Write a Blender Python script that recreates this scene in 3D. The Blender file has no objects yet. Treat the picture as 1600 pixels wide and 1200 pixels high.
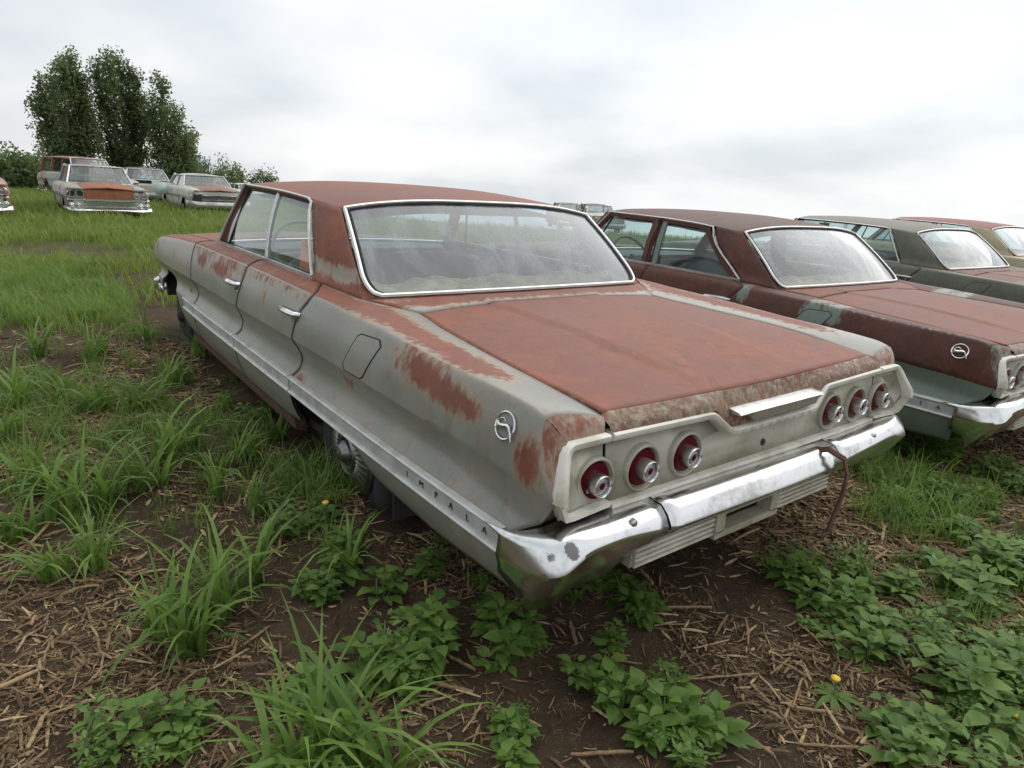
import bpy, math, random
import numpy as np
from mathutils import Matrix, Vector

rnd = random.Random(7)
NR = np.random.RandomState(11)
SC = bpy.context.scene
COL = SC.collection
GZ = 0.10          # the ground lies 0.10 above a car's nominal wheel base: the cars have sunk in

# ------------------------------------------------------------------ camera
CAM_R = np.array([[0.79946962, -0.59801973, 0.05675141],
                  [-0.12836253, -0.26236363, -0.95639343],
                  [0.58683165, 0.75732274, -0.28651508]])
CAM_C = np.array([-1.90617, -1.06536, 1.42920 - GZ])
CAM_F = 1033.166
cd = bpy.data.cameras.new('camera')
cd.sensor_width = 36.0
cd.lens = CAM_F / 1600 * 36
cd.clip_start = 0.05
cd.clip_end = 3000
cam = bpy.data.objects.new('camera', cd)
COL.objects.link(cam)
m = Matrix.Identity(4)
for i in range(3):
    m[i][0] = CAM_R[0][i]; m[i][1] = -CAM_R[1][i]; m[i][2] = -CAM_R[2][i]; m[i][3] = CAM_C[i]
cam.matrix_world = m
SC.camera = cam

# ------------------------------------------------------------------ world: overcast sky
SUN_EL, SUN_AZ = math.radians(52), math.radians(75)      # azimuth clockwise from +Y
world = bpy.data.worlds.new('World'); SC.world = world; world.use_nodes = True
wt = world.node_tree; wt.nodes.clear()
def wn(t, **k):
    n = wt.nodes.new(t)
    for a, b in k.items(): setattr(n, a, b)
    return n
sky = wn('ShaderNodeTexSky', sky_type='NISHITA', sun_disc=False, sun_elevation=SUN_EL, sun_rotation=SUN_AZ)
sky.air_density = 1.0; sky.dust_density = 2.0
sc = wn('ShaderNodeVectorMath', operation='SCALE'); sc.inputs[3].default_value = 0.10
wt.links.new(sky.outputs[0], sc.inputs[0])
tc = wn('ShaderNodeTexCoord')
sep = wn('ShaderNodeSeparateXYZ'); wt.links.new(tc.outputs['Generated'], sep.inputs[0])
# flat cloud deck: direction / (z + c)
zc = wn('ShaderNodeMath', operation='MAXIMUM'); wt.links.new(sep.outputs[2], zc.inputs[0]); zc.inputs[1].default_value = 0.0
za = wn('ShaderNodeMath', operation='ADD'); wt.links.new(zc.outputs[0], za.inputs[0]); za.inputs[1].default_value = 0.30
dv = wn('ShaderNodeVectorMath', operation='DIVIDE'); wt.links.new(tc.outputs['Generated'], dv.inputs[0])
cb = wn('ShaderNodeCombineXYZ')
for i in range(3): wt.links.new(za.outputs[0], cb.inputs[i])
wt.links.new(cb.outputs[0], dv.inputs[1])
n1 = wn('ShaderNodeTexNoise'); n1.inputs['Scale'].default_value = 1.15; n1.inputs['Detail'].default_value = 6; n1.inputs['Roughness'].default_value = 0.45; n1.inputs['Distortion'].default_value = 0.15
wt.links.new(dv.outputs[0], n1.inputs['Vector'])
r1 = wn('ShaderNodeValToRGB')
r1.color_ramp.elements[0].position = 0.34; r1.color_ramp.elements[0].color = (0.60, 0.645, 0.685, 1)
r1.color_ramp.elements[1].position = 0.66; r1.color_ramp.elements[1].color = (0.90, 0.905, 0.91, 1)
e = r1.color_ramp.elements.new(0.5); e.color = (0.765, 0.79, 0.81, 1)
wt.links.new(n1.outputs[0], r1.inputs[0])
# the veiled sun brightens the deck on its side
sd = wn('ShaderNodeVectorMath', operation='DOT_PRODUCT'); wt.links.new(tc.outputs['Generated'], sd.inputs[0])
sd.inputs[1].default_value = (math.sin(SUN_AZ) * math.cos(SUN_EL), math.cos(SUN_AZ) * math.cos(SUN_EL), math.sin(SUN_EL))
mr = wn('ShaderNodeMapRange'); wt.links.new(sd.outputs['Value'], mr.inputs[0])
mr.inputs[1].default_value = 0.1; mr.inputs[2].default_value = 1.0; mr.inputs[3].default_value = 0.94; mr.inputs[4].default_value = 1.16
sc2 = wn('ShaderNodeVectorMath', operation='SCALE'); wt.links.new(r1.outputs[0], sc2.inputs[0]); wt.links.new(mr.outputs[0], sc2.inputs[3])
mx = wn('ShaderNodeMix', data_type='RGBA'); mx.inputs[0].default_value = 0.90
wt.links.new(sc.outputs[0], mx.inputs[6]); wt.links.new(sc2.outputs[0], mx.inputs[7])
bg = wn('ShaderNodeBackground'); bg.inputs[1].default_value = 1.0
wt.links.new(mx.outputs[2], bg.inputs[0])
wo = wn('ShaderNodeOutputWorld'); wt.links.new(bg.outputs[0], wo.inputs[0])

sl = bpy.data.lights.new('sun', 'SUN'); sl.energy = 1.4; sl.angle = math.radians(80); sl.color = (1, 0.97, 0.92)
so = bpy.data.objects.new('sun', sl); COL.objects.link(so)
so.rotation_euler = Vector((-math.sin(SUN_AZ) * math.cos(SUN_EL), -math.cos(SUN_AZ) * math.cos(SUN_EL), -math.sin(SUN_EL))).to_track_quat('-Z', 'Y').to_euler()
so.location = (6, 4, 20)
vs = SC.view_settings
vs.view_transform = 'Standard'; vs.look = 'None'; vs.exposure = 0.25; vs.gamma = 1.0; vs.use_curve_mapping = False

# ------------------------------------------------------------------ helpers
def pix(px, py, z=0.0):
    """photo pixel -> point on the horizontal plane z (world)"""
    d = CAM_R.T @ np.array([(px - 800) / CAM_F, (py - 600) / CAM_F, 1.0])
    t = (z - CAM_C[2]) / d[2]
    return CAM_C + d * t

def mk(name, verts, faces, mat, parent=None, angle=35, attrs=None, solid=0, smooth=True):
    me = bpy.data.meshes.new(name)
    V = np.asarray(verts, dtype=np.float32).reshape(-1, 3)
    if isinstance(faces, np.ndarray):
        k = faces.shape[1]
        me.vertices.add(len(V)); me.vertices.foreach_set('co', V.ravel())
        me.loops.add(faces.size); me.loops.foreach_set('vertex_index', faces.ravel().astype(np.int32))
        me.polygons.add(len(faces)); me.polygons.foreach_set('loop_start', np.arange(0, faces.size, k, dtype=np.int32))
        me.update(calc_edges=True)
    else:
        me.from_pydata([tuple(map(float, v)) for v in V], [], faces)
    me.polygons.foreach_set('use_smooth', np.full(len(me.polygons), smooth))
    if attrs:
        for k, a in attrs.items():
            at = me.attributes.new(k, 'FLOAT', 'POINT')
            at.data.foreach_set('value', np.asarray(a, dtype=np.float32).ravel())
    me.update()
    if smooth and angle < 180: me.set_sharp_from_angle(angle=math.radians(angle))
    if mat: me.materials.append(mat)
    o = bpy.data.objects.new(name, me); COL.objects.link(o)
    if parent: o.parent = parent
    if solid:
        md = o.modifiers.new('thickness', 'SOLIDIFY'); md.thickness = solid; md.offset = -1
    return o

def gridf(nu, nv, flip=False, wrap=False):
    """faces for a nu x nv vertex grid, index = i*nv + j"""
    f = []
    for i in range(nu - 1 if not wrap else nu):
        for j in range(nv - 1):
            a, b = i * nv + j, ((i + 1) % nu) * nv + j
            q = (a, b, b + 1, a + 1)
            f.append(q[::-1] if flip else q)
    return f

class MB:
    """collects shapes into one mesh"""
    def __init__(s): s.v = []; s.f = []
    def add(s, V, F):
        n = len(s.v); s.v += [tuple(v) for v in V]; s.f += [tuple(i + n for i in f) for f in F]; return s
    def box(s, c, d, rz=0):
        x, y, z = c; a, b, h = d[0] / 2, d[1] / 2, d[2] / 2
        cs, sn = math.cos(rz), math.sin(rz)
        V = [(x + p * a * cs - q * b * sn, y + p * a * sn + q * b * cs, z + r * h) for p in (-1, 1) for q in (-1, 1) for r in (-1, 1)]
        return s.add(V, [(0, 1, 3, 2), (4, 6, 7, 5), (0, 4, 5, 1), (2, 3, 7, 6), (0, 2, 6, 4), (1, 5, 7, 3)])
    def hull8(s, P):   # 8 points in box order (p,q,r)
        return s.add(P, [(0, 1, 3, 2), (4, 6, 7, 5), (0, 4, 5, 1), (2, 3, 7, 6), (0, 2, 6, 4), (1, 5, 7, 3)])
    def tube(s, path, r, n=8, closed=False, caps=True):
        P = [Vector(p) for p in path]; m = len(P)
        R = r if hasattr(r, '__len__') else [r] * m
        V = []; up = Vector((0, 0, 1)); last = None
        for i, p in enumerate(P):
            t = (P[(i + 1) % m] - P[i - 1]) if closed else (P[min(i + 1, m - 1)] - P[max(i - 1, 0)])
            t.normalize()
            a = last if last is not None else (up if abs(t.z) < .9 else Vector((1, 0, 0)))
            u = (a - t * a.dot(t)).normalized(); w = t.cross(u); last = u
            for k in range(n):
                an = 2 * math.pi * k / n
                V.append(p + (u * math.cos(an) + w * math.sin(an)) * R[i])
        F = []
        for i in range(m if closed else m - 1):
            for k in range(n):
                a = i * n + k; b = i * n + (k + 1) % n; j = ((i + 1) % m) * n
                F.append((a, b, j + (k + 1) % n, j + k))
        if caps and not closed:
            F.append(tuple(range(n - 1, -1, -1))); F.append(tuple(range((m - 1) * n, m * n)))
        return s.add(V, F)
    def sweep(s, path, prof, up=(0, 0, 1), closed=False):
        """prof: list of (a,b): a along side (t x up), b along up'"""
        P = [Vector(p) for p in path]; m = len(P); n = len(prof); V = []
        for i, p in enumerate(P):
            if closed: d0 = (P[i] - P[i - 1]).normalized(); d1 = (P[(i + 1) % m] - P[i]).normalized()
            else:
                d0 = (P[i] - P[i - 1]).normalized() if i else (P[1] - P[0]).normalized()
                d1 = (P[i + 1] - P[i]).normalized() if i < m - 1 else d0
            t = (d0 + d1).normalized()
            u = Vector(up); u = (u - t * u.dot(t)).normalized(); w = t.cross(u)
            k = 1 / max(.5, math.sqrt(max(.2, (1 + d0.dot(d1)) / 2)))
            for a, b in prof: V.append(p + w * a * k + u * b)
        F = []
        for i in range(m if closed else m - 1):
            for k in range(n):
                a = i * n + k; b = i * n + (k + 1) % n; j = ((i + 1) % m) * n
                F.append((a, j + k, j + (k + 1) % n, b))
        if not closed:
            F.append(tuple(range(n))); F.append(tuple(range(m * n - 1, (m - 1) * n - 1, -1)))
        return s.add(V, F)
    def lathe(s, prof, n=32, c=(0, 0, 0), axis='y', sgn=1, mod=None):
        """prof: (r, h) pairs; h along axis"""
        V = []
        for k in range(n):
            a = 2 * math.pi * k / n
            for i, (r, h) in enumerate(prof):
                if mod: h = h + mod(i, k)
                if axis == 'y': V.append((c[0] + r * math.cos(a), c[1] + sgn * h, c[2] + r * math.sin(a)))
                elif axis == 'x': V.append((c[0] + sgn * h, c[1] + r * math.cos(a), c[2] + r * math.sin(a)))
                else: V.append((c[0] + r * math.cos(a), c[1] + r * math.sin(a), c[2] + sgn * h))
        return s.add(V, gridf(n, len(prof), wrap=True))
    def build(s, name, mat, parent=None, angle=35, solid=0, smooth=True, attrs=None):
        return mk(name, s.v, s.f, mat, parent, angle, attrs, solid, smooth)

def ctab(t):
    """smooth (monotone cubic) interpolation through a table"""
    t = sorted(t); x = np.array([a for a, _ in t], float); y = np.array([b for _, b in t], float)
    h = np.diff(x); d = np.diff(y) / h; m = np.zeros(len(x))
    m[0], m[-1] = d[0], d[-1]
    for i in range(1, len(x) - 1):
        m[i] = 0 if d[i - 1] * d[i] <= 0 else 2 * d[i - 1] * d[i] / (d[i - 1] + d[i])
    def f(q):
        q = np.clip(np.asarray(q, float), x[0], x[-1]); i = np.clip(np.searchsorted(x, q) - 1, 0, len(h) - 1)
        s = (q - x[i]) / h[i]
        return ((2 * s**3 - 3 * s**2 + 1) * y[i] + (s**3 - 2 * s**2 + s) * h[i] * m[i] + (-2 * s**3 + 3 * s**2) * y[i + 1] + (s**3 - s**2) * h[i] * m[i + 1])
    return f

def empty(name, label, cat, loc=(0, 0, 0), rz=0, group=None):
    o = bpy.data.objects.new(name, None); COL.objects.link(o); o.location = loc; o.rotation_euler = (0, 0, rz)
    o.empty_display_size = .2
    return tag(o, label, cat, group)
def tag(o, label, cat, group=None):
    o['label'] = label; o['category'] = cat
    if group: o['group'] = group
    return o
def copy_tree(o, parent=None):
    c = o.copy(); COL.objects.link(c); c.parent = parent
    for ch in o.children: copy_tree(ch, c)
    return c

_fonts = {}
def text_mesh(s, size, depth, bold=0.0):
    key = (s, size, depth, bold)
    if key not in _fonts:
        cu = bpy.data.curves.new('text', 'FONT'); cu.body = s; cu.size = size; cu.extrude = depth; cu.offset = bold
        cu.align_x = 'CENTER'; cu.align_y = 'CENTER'; cu.resolution_u = 2
        ob = bpy.data.objects.new('text', cu); COL.objects.link(ob)
        bpy.context.view_layer.update()
        ev = ob.evaluated_get(bpy.context.evaluated_depsgraph_get())
        me = ev.to_mesh(); V = [tuple(v.co) for v in me.vertices]; F = [tuple(p.vertices) for p in me.polygons]
        ev.to_mesh_clear(); bpy.data.objects.remove(ob); bpy.data.curves.remove(cu)
        _fonts[key] = (V, F)
    return _fonts[key]

# smooth value noise for painting masks (python side)
_P = NR.rand(64, 64, 64).astype(np.float32)
def vnoise(p, s):
    p = np.asarray(p, float) * s; i = np.floor(p).astype(int); f = p - i; f = f * f * (3 - 2 * f); o = 0
    for a in (0, 1):
        for b in (0, 1):
            for c in (0, 1):
                w = (f[..., 0] if a else 1 - f[..., 0]) * (f[..., 1] if b else 1 - f[..., 1]) * (f[..., 2] if c else 1 - f[..., 2])
                o = o + w * _P[(i[..., 0] + a) % 64, (i[..., 1] + b) % 64, (i[..., 2] + c) % 64]
    return o
def fbm(p, s, n=3):
    return sum(vnoise(np.asarray(p) + 3.7 * k, s * 2**k) * .5**k for k in range(n)) / sum(.5**k for k in range(n))

# ------------------------------------------------------------------ materials
class NT:
    def __init__(s, name):
        s.m = bpy.data.materials.new(name); s.m.use_nodes = True; s.t = s.m.node_tree; s.t.nodes.clear()
        s.out = s.n('ShaderNodeOutputMaterial')
    def n(s, t, ins=None, **k):
        x = s.t.nodes.new(t)
        for a, b in k.items(): setattr(x, a, b)
        for a, b in (ins or {}).items():
            if isinstance(b, bpy.types.NodeSocket): s.t.links.new(b, x.inputs[a])
            else: x.inputs[a].default_value = b
        return x
    def noise(s, vec, scale, detail=4, rough=.55, dist=0):
        return s.n('ShaderNodeTexNoise', {'Vector': vec, 'Scale': scale, 'Detail': detail, 'Roughness': rough, 'Distortion': dist}).outputs[0]
    def math(s, op, a, b=0., c=0., clamp=False):
        return s.n('ShaderNodeMath', {0: a, 1: b, 2: c}, operation=op, use_clamp=clamp).outputs[0]
    def sst(s, v, a, b):
        return s.n('ShaderNodeMapRange', {0: v, 1: a, 2: b, 3: 0., 4: 1.}, interpolation_type='SMOOTHSTEP').outputs[0]
    def mix(s, f, a, b):
        q = s.n('ShaderNodeMix', {0: f}, data_type='RGBA')
        for i, v in ((6, a), (7, b)):
            if isinstance(v, bpy.types.NodeSocket): s.t.links.new(v, q.inputs[i])
            else: q.inputs[i].default_value = (*v, 1)
        return q.outputs[2]
    def mixf(s, f, a, b):
        return s.n('ShaderNodeMix', {0: f, 2: a, 3: b}, data_type='FLOAT').outputs[0]
    def obj(s, scale=None):
        c = s.n('ShaderNodeTexCoord').outputs['Object']
        return s.n('ShaderNodeMapping', {'Vector': c, 'Scale': scale}).outputs[0] if scale else c
    def bump(s, h, strength, dist=.01):
        return s.n('ShaderNodeBump', {'Height': h, 'Strength': strength, 'Distance': dist}).outputs[0]
    def bsdf(s, **k):
        q = {a.replace('_', ' '): ((*b, 1) if isinstance(b, tuple) and len(b) == 3 else b) for a, b in k.items()}
        b = s.n('ShaderNodeBsdfPrincipled', q); s.t.links.new(b.outputs[0], s.out.inputs[0]); return b
    def surf(s, sock): s.t.links.new(sock, s.out.inputs[0]); return s.m
    def attr(s, name): return s.n('ShaderNodeAttribute', attribute_name=name).outputs['Fac']

def simple(name, col, rough=.6, metal=0, var=.25, scale=8, bump=.15, dirt=None, dirt_amt=.5, spec=.5):
    t = NT(name); o = t.obj(); a = t.noise(o, scale, 5, .6)
    d = tuple(c * (1 - var) for c in col); l = tuple(min(1, c * (1 + var)) for c in col)
    c = t.mix(t.sst(a, .3, .7), d, l)
    if dirt:
        c = t.mix(t.math('MULTIPLY', t.sst(t.noise(o, scale * .6, 6, .65, .4), .45, .7), dirt_amt), c, dirt)
    t.bsdf(Base_Color=c, Roughness=t.mixf(a, max(.02, rough - .12), min(1, rough + .15)), Metallic=metal, Normal=t.bump(t.noise(o, scale * 8, 3), bump, .004), Specular_IOR_Level=spec)
    return t.m

def rusty(name, paint, ra, rb, edge, thr=.5, rough_p=.42, rough_r=.55, stain=(.22, .17, .11), moss=0.):
    """weathered car paint: vertex attribute 'rust' steers where the paint is gone, noise makes the outline"""
    t = NT(name); o = t.obj(); at = t.attr('rust')
    big = t.noise(o, 3.2, 6, .6, .3); fine = t.noise(o, 26, 6, .65); streak = t.noise(t.obj((14, 14, 1.6)), 3.2, 5, .6)
    h = t.math('ADD', at, t.math('MULTIPLY', t.math('SUBTRACT', big, .5), .55))
    h = t.math('ADD', h, t.math('MULTIPLY', t.math('SUBTRACT', fine, .5), .60))
    h = t.math('ADD', h, t.math('MULTIPLY', t.math('SUBTRACT', streak, .5), .85))
    mk_ = t.sst(h, thr - .15, thr + .20); ed = t.sst(h, thr - .34, thr + .02)
    mid = t.noise(o, 7, 6, .62, .5)
    blot = t.noise(o, 1.7, 3, .5)
    rust = t.mix(t.sst(mid, .33, .68), ra, rb)
    rust = t.mix(t.math('MULTIPLY', t.sst(t.noise(o, 13, 7, .7, .8), .52, .72), .55), rust, tuple(a * .5 for a in ra))
    rust = t.mix(t.math('MULTIPLY', t.sst(t.noise(t.obj((3, 1, 1)), 5, 6, .65, .4), .55, .75), .35), rust, tuple(min(1, a * 1.35) for a in rb))
    rust = t.mix(t.math('MULTIPLY', t.sst(blot, .42, .64), .45), rust, tuple(min(1, .62 * a + .38 * sum(ra) / 3 + .01) for a in ra))
    rust = t.mix(t.math('MULTIPLY', t.sst(t.noise(o, 55, 5, .7), .58, .72), .35), rust, edge)
    pc = t.mix(t.sst(big, .35, .7), tuple(c * .88 for c in paint), tuple(min(1, c * 1.1) for c in paint))
    pc = t.mix(t.math('MULTIPLY', t.sst(t.noise(t.obj((9, 9, 1.1)), 2.6, 6, .65), .52, .74), .45), pc, stain)
    pc = t.mix(t.math('MULTIPLY', t.sst(t.noise(o, 70, 3, .6), .66, .74), .5), pc, stain)
    pc = t.mix(t.math('MULTIPLY', t.sst(t.noise(t.obj((11, 11, .8)), 1.7, 6, .7), .46, .70), .38), pc, edge)
    pc = t.mix(t.math('MULTIPLY', t.sst(t.noise(t.obj((30, 30, 1.2)), 2.2, 4, .6), .60, .72), .30), pc, rb)
    scr = t.sst(t.noise(t.obj((1.5, 1.0, 60)), 3., 3, .6), .66, .72)
    pc = t.mix(t.math('MULTIPLY', scr, .22), pc, (.34, .34, .31))
    c = t.mix(t.math('MULTIPLY', ed, .6), pc, edge)
    c = t.mix(mk_, c, rust)
    if moss:
        ms = t.sst(t.noise(o, 34, 6, .7, .6), .42, .6)
        c = t.mix(t.math('MULTIPLY', ms, moss), c, t.mix(t.sst(t.noise(o, 60, 4, .7), .4, .6), (.10, .075, .045), (.30, .25, .17)))
        c = t.mix(t.math('MULTIPLY', t.sst(t.noise(o, 48, 5, .7, .3), .56, .66), moss * .8), c, (.17, .14, .035))
    r = t.mixf(mk_, rough_p, t.mixf(mid, rough_r - .1, rough_r + .16))
    hh = t.math('ADD', t.math('MULTIPLY', fine, .5), t.math('MULTIPLY', mk_, t.noise(o, 90, 4, .7)))
    t.bsdf(Base_Color=c, Roughness=r, Normal=t.bump(hh, .22, .004), Specular_IOR_Level=t.mixf(mk_, .5, .32))
    return t.m

def chrome_mat(name, col=(.80, .81, .82), dirt=(.20, .15, .10), amt=.35, rough=.1, spots=()):
    t = NT(name); o = t.obj(); a = t.noise(o, 5, 6, .65, .4); sp = t.noise(o, 60, 4, .7)
    d = t.math('MULTIPLY', t.sst(t.math('ADD', a, t.math('MULTIPLY', sp, .3)), .62, .86), amt)
    for sx, sy, sz, sr in spots:
        ds = t.n('ShaderNodeVectorMath', {0: o, 1: (sx, sy, sz)}, operation='DISTANCE').outputs['Value']
        d = t.math('MAXIMUM', d, t.math('MULTIPLY', t.sst(t.math('ADD', ds, t.math('MULTIPLY', t.math('SUBTRACT', t.noise(o, 45, 4, .7), .5), sr * 1.6)), sr, sr * .75), .9))
    b1 = t.n('ShaderNodeBsdfPrincipled', {'Base Color': (*col, 1), 'Metallic': 1., 'Roughness': t.mixf(a, rough * .7, rough * 1.8), 'Normal': t.bump(t.noise(o, 9, 2), .06, .01)})
    b2 = t.n('ShaderNodeBsdfPrincipled', {'Base Color': (*dirt, 1), 'Roughness': .8})
    return t.surf(t.n('ShaderNodeMixShader', {0: d, 1: b1.outputs[0], 2: b2.outputs[0]}).outputs[0])

def glass_mat(name, tint=(.80, .90, .88), dust=.12, dcol=(.55, .56, .54), refl=1.5):
    t = NT(name); o = t.obj()
    ge = t.n('ShaderNodeNewGeometry')
    cs = t.math('ABSOLUTE', t.n('ShaderNodeVectorMath', {0: ge.outputs['Normal'], 1: ge.outputs['Incoming']}, operation='DOT_PRODUCT').outputs['Value'])
    f = t.math('ADD', t.math('MULTIPLY', t.math('POWER', t.math('SUBTRACT', 1., cs), 4.6), .95), .05)
    tr = t.n('ShaderNodeBsdfTransparent', {'Color': (*tint, 1)}).outputs[0]
    gl = t.n('ShaderNodeBsdfGlossy', {'Color': (1, 1, 1, 1), 'Roughness': .03}).outputs[0]
    s = t.n('ShaderNodeMixShader', {0: t.math('MULTIPLY', f, refl, clamp=True), 1: tr, 2: gl}).outputs[0]
    df = t.n('ShaderNodeBsdfDiffuse', {'Color': (*dcol, 1)}).outputs[0]
    dn = t.math('MULTIPLY', t.math('ADD', t.sst(t.noise(t.obj((1.6, .8, .35)), 3.2, 7, .65, .9), .36, .72), .22), dust)
    return t.surf(t.n('ShaderNodeMixShader', {0: dn, 1: s, 2: df}).outputs[0])

M = {}
M['body1'] = rusty('weathered_silver_paint', (.245, .248, .218), (.185, .060, .036), (.265, .092, .053), (.33, .235, .145), rough_p=.33, stain=(.15, .115, .075))
M['lip1'] = rusty('weathered_deck_edge', (.24, .23, .19), (.16, .055, .036), (.22, .08, .05), (.34, .27, .19), moss=.95)
M['body2'] = rusty('weathered_green_paint', (.15, .195, .16), (.075, .027, .019), (.125, .044, .028), (.20, .22, .17), stain=(.14, .12, .08))
M['deck2'] = rusty('rusted_deck', (.16, .21, .175), (.165, .053, .031), (.235, .080, .044), (.24, .22, .16))
M['body3'] = rusty('weathered_olive_paint', (.095, .100, .075), (.15, .055, .036), (.20, .075, .045), (.15, .14, .10), stain=(.10, .09, .06), rough_p=.55)
M['body4'] = rusty('weathered_cream_paint', (.40, .35, .22), (.20, .05, .036), (.26, .07, .045), (.36, .28, .16))
M['bodyw'] = rusty('weathered_white_paint', (.47, .47, .41), (.20, .085, .05), (.30, .15, .085), (.38, .34, .26))
M['bodyg'] = rusty('weathered_grey_paint', (.30, .29, .27), (.24, .085, .035), (.32, .12, .05), (.30, .26, .2))
M['bodyt'] = rusty('weathered_teal_paint', (.20, .32, .30), (.22, .08, .06), (.30, .11, .08), (.3, .3, .24))
M['chrome'] = chrome_mat('pitted_chrome', (.76, .77, .77), (.24, .20, .15), .5, .15)
M['chrome_scuffed'] = chrome_mat('scuffed_chrome', (.76, .77, .77), (.13, .115, .11), .5, .17, spots=((-.905, -.045, .588, .026), (-.945, -.022, .574, .018)))
M['chrome_d'] = chrome_mat('dull_chrome', (.62, .63, .62), (.22, .18, .13), .6, .22)
M['trim'] = simple('brushed_aluminium_trim', (.62, .62, .60), .3, .9, .1, 30, .05)
M['rail'] = simple('white_enamel_rail', (.66, .645, .57), .42, 0, .08, 9, .05, (.33, .28, .17), .6)
M['panel'] = simple('stained_silver_panel', (.43, .415, .345), .45, .15, .10, 12, .08, (.22, .21, .10), .65)
M['mold'] = simple('aluminium_molding', (.62, .625, .60), .34, .2, .1, 12, .05, (.34, .31, .25), .5)
M['moldin'] = simple('molding_insert', (.46, .48, .47), .4, .1, .14, 14, .06, (.3, .27, .22), .5)
M['black'] = simple('black_rubber', (.018, .018, .018), .75, 0, .3, 20, .2, (.07, .06, .045), .4)
M['ink'] = simple('lettering_and_gap_black', (.012, .012, .012), .5, 0, .1)  # letters; also gap strips and hole discs, where black stands in for shade
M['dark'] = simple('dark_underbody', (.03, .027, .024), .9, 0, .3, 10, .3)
M['red'] = None
t = NT('red_lens'); t.bsdf(Base_Color=(.075, .001, .006), Roughness=.4, Specular_IOR_Level=.1, Normal=t.bump(t.noise(t.obj(), 160, 2), .3, .003)); M['red'] = t.m
t = NT('clear_lens'); t.bsdf(Base_Color=(.34, .30, .30), Roughness=.16, Metallic=.3, Coat_Weight=.6, Normal=t.bump(t.noise(t.obj(), 150, 2), .4, .003)); M['clear'] = t.m
M['glass'] = glass_mat('dusty_window_glass', (.74, .87, .86), .12, refl=1.2)
M['glass_r'] = glass_mat('dusty_rear_glass', (.56, .67, .70), .46, (.42, .45, .47), 1.6)
M['glass_far'] = glass_mat('old_car_glass', (.55, .66, .64), .22, (.42, .46, .44))
M['seat'] = simple('faded_vinyl', (.10, .15, .165), .6, 0, .25, 7, .2, (.12, .11, .09), .5)
M['seat2'] = simple('faded_dark_vinyl', (.055, .08, .085), .6, 0, .25, 7, .2, (.1, .09, .07), .5)
M['headliner'] = simple('sagging_headliner', (.20, .20, .18), .95, 0, .2, 5, .2, (.12, .09, .06), .5)
M['shelf'] = simple('rotten_parcel_shelf', (.62, .45, .25), .95, 0, .45, 11, .5, (.14, .10, .06), .8)
M['wheel_black'] = simple('steering_wheel_plastic', (.03, .035, .035), .35, 0, .2)
M['wheel_pale'] = simple('faded_steering_wheel', (.20, .26, .26), .4, 0, .2)
M['orange'] = simple('orange_cloth', (.85, .17, .015), .7, 0, .15, 12, .3)
M['rustbar'] = simple('rusty_iron', (.085, .042, .026), .85, 0, .4, 30, .6, (.16, .07, .035), .6)
M['curtain'] = simple('pale_teal_fabric', (.28, .44, .40), .9, 0, .2, 9, .2)
M['mint'] = simple('mint_paint_panel', (.55, .68, .60), .45, 0, .1, 6, .1, (.2, .12, .07), .4)
M['hub'] = chrome_mat('hubcap_metal', (.25, .26, .26), (.10, .08, .06), .6, .3)

# ------------------------------------------------------------------ the sedan that fills the picture (and its three sisters)
# car space: X right, Y forward (0 = tail panel), Z up (0 = where the tyres would stand on firm ground)
XI = ctab([(0, .73), (.1, .718), (.4, .735), (.9, .70), (1.14, .668), (1.36, .80), (1.55, .826), (1.75, .838), (2.5, .845), (3.34, .848), (3.55, .84), (3.75, .82), (4.3, .82), (5.1, .80)])
ZI = ctab([(0, .862), (.075, .871), (.2, .886), (.4, .906), (1.14, .940), (1.36, .966), (1.75, .984), (2.5, .990), (3.34, .991), (3.6, .978), (4.3, .948), (4.7, .918), (5.1, .872)])
XS = ctab([(0, .903), (.14, .912), (.5, .926), (1.5, .94), (2.5, .945), (3.5, .94), (4.3, .93), (4.8, .912), (5.1, .885)])
ZS = ctab([(0, .886), (.07, .894), (.14, .912), (.3, .921), (.5, .926), (1.0, .952), (1.5, .966), (2.2, .976), (3.3, .972), (4.0, .952), (4.7, .905), (5.1, .862)])
XM = ctab([(-.02, .932), (.3, .957), (1, .985), (2, .995), (3.5, .99), (4.3, .98), (5.1, .935)])
ZM = ctab([(-.02, .708), (.34, .735), (.95, .757), (1.55, .764), (2.1, .760), (3.5, .750), (5.1, .715)])
XT = ctab([(0, .935), (.15, .965), (1, .978), (3, .98), (4, .968), (5.1, .925)])
ZL = ctab([(0, .37), (.2, .36), (.6, .34), (1.0, .35), (1.7, .33), (2, .305), (3.4, .30), (4, .32), (5.1, .36)])
def _seg(a, b, n, e0=False): return [a + (b - a) * k / n for k in range(0 if e0 else 1, n + 1)]
RP = np.array(_seg(0, .85, 7, True) + [.92, .97, 1.0, 1.04, 1.1] + _seg(1.1, 1.93, 9) + [2.0, 2.05, 2.12] + _seg(2.12, 3, 6) + _seg(3, 4, 6) + _seg(4, 5, 2) + _seg(5, 6, 7))
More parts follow.
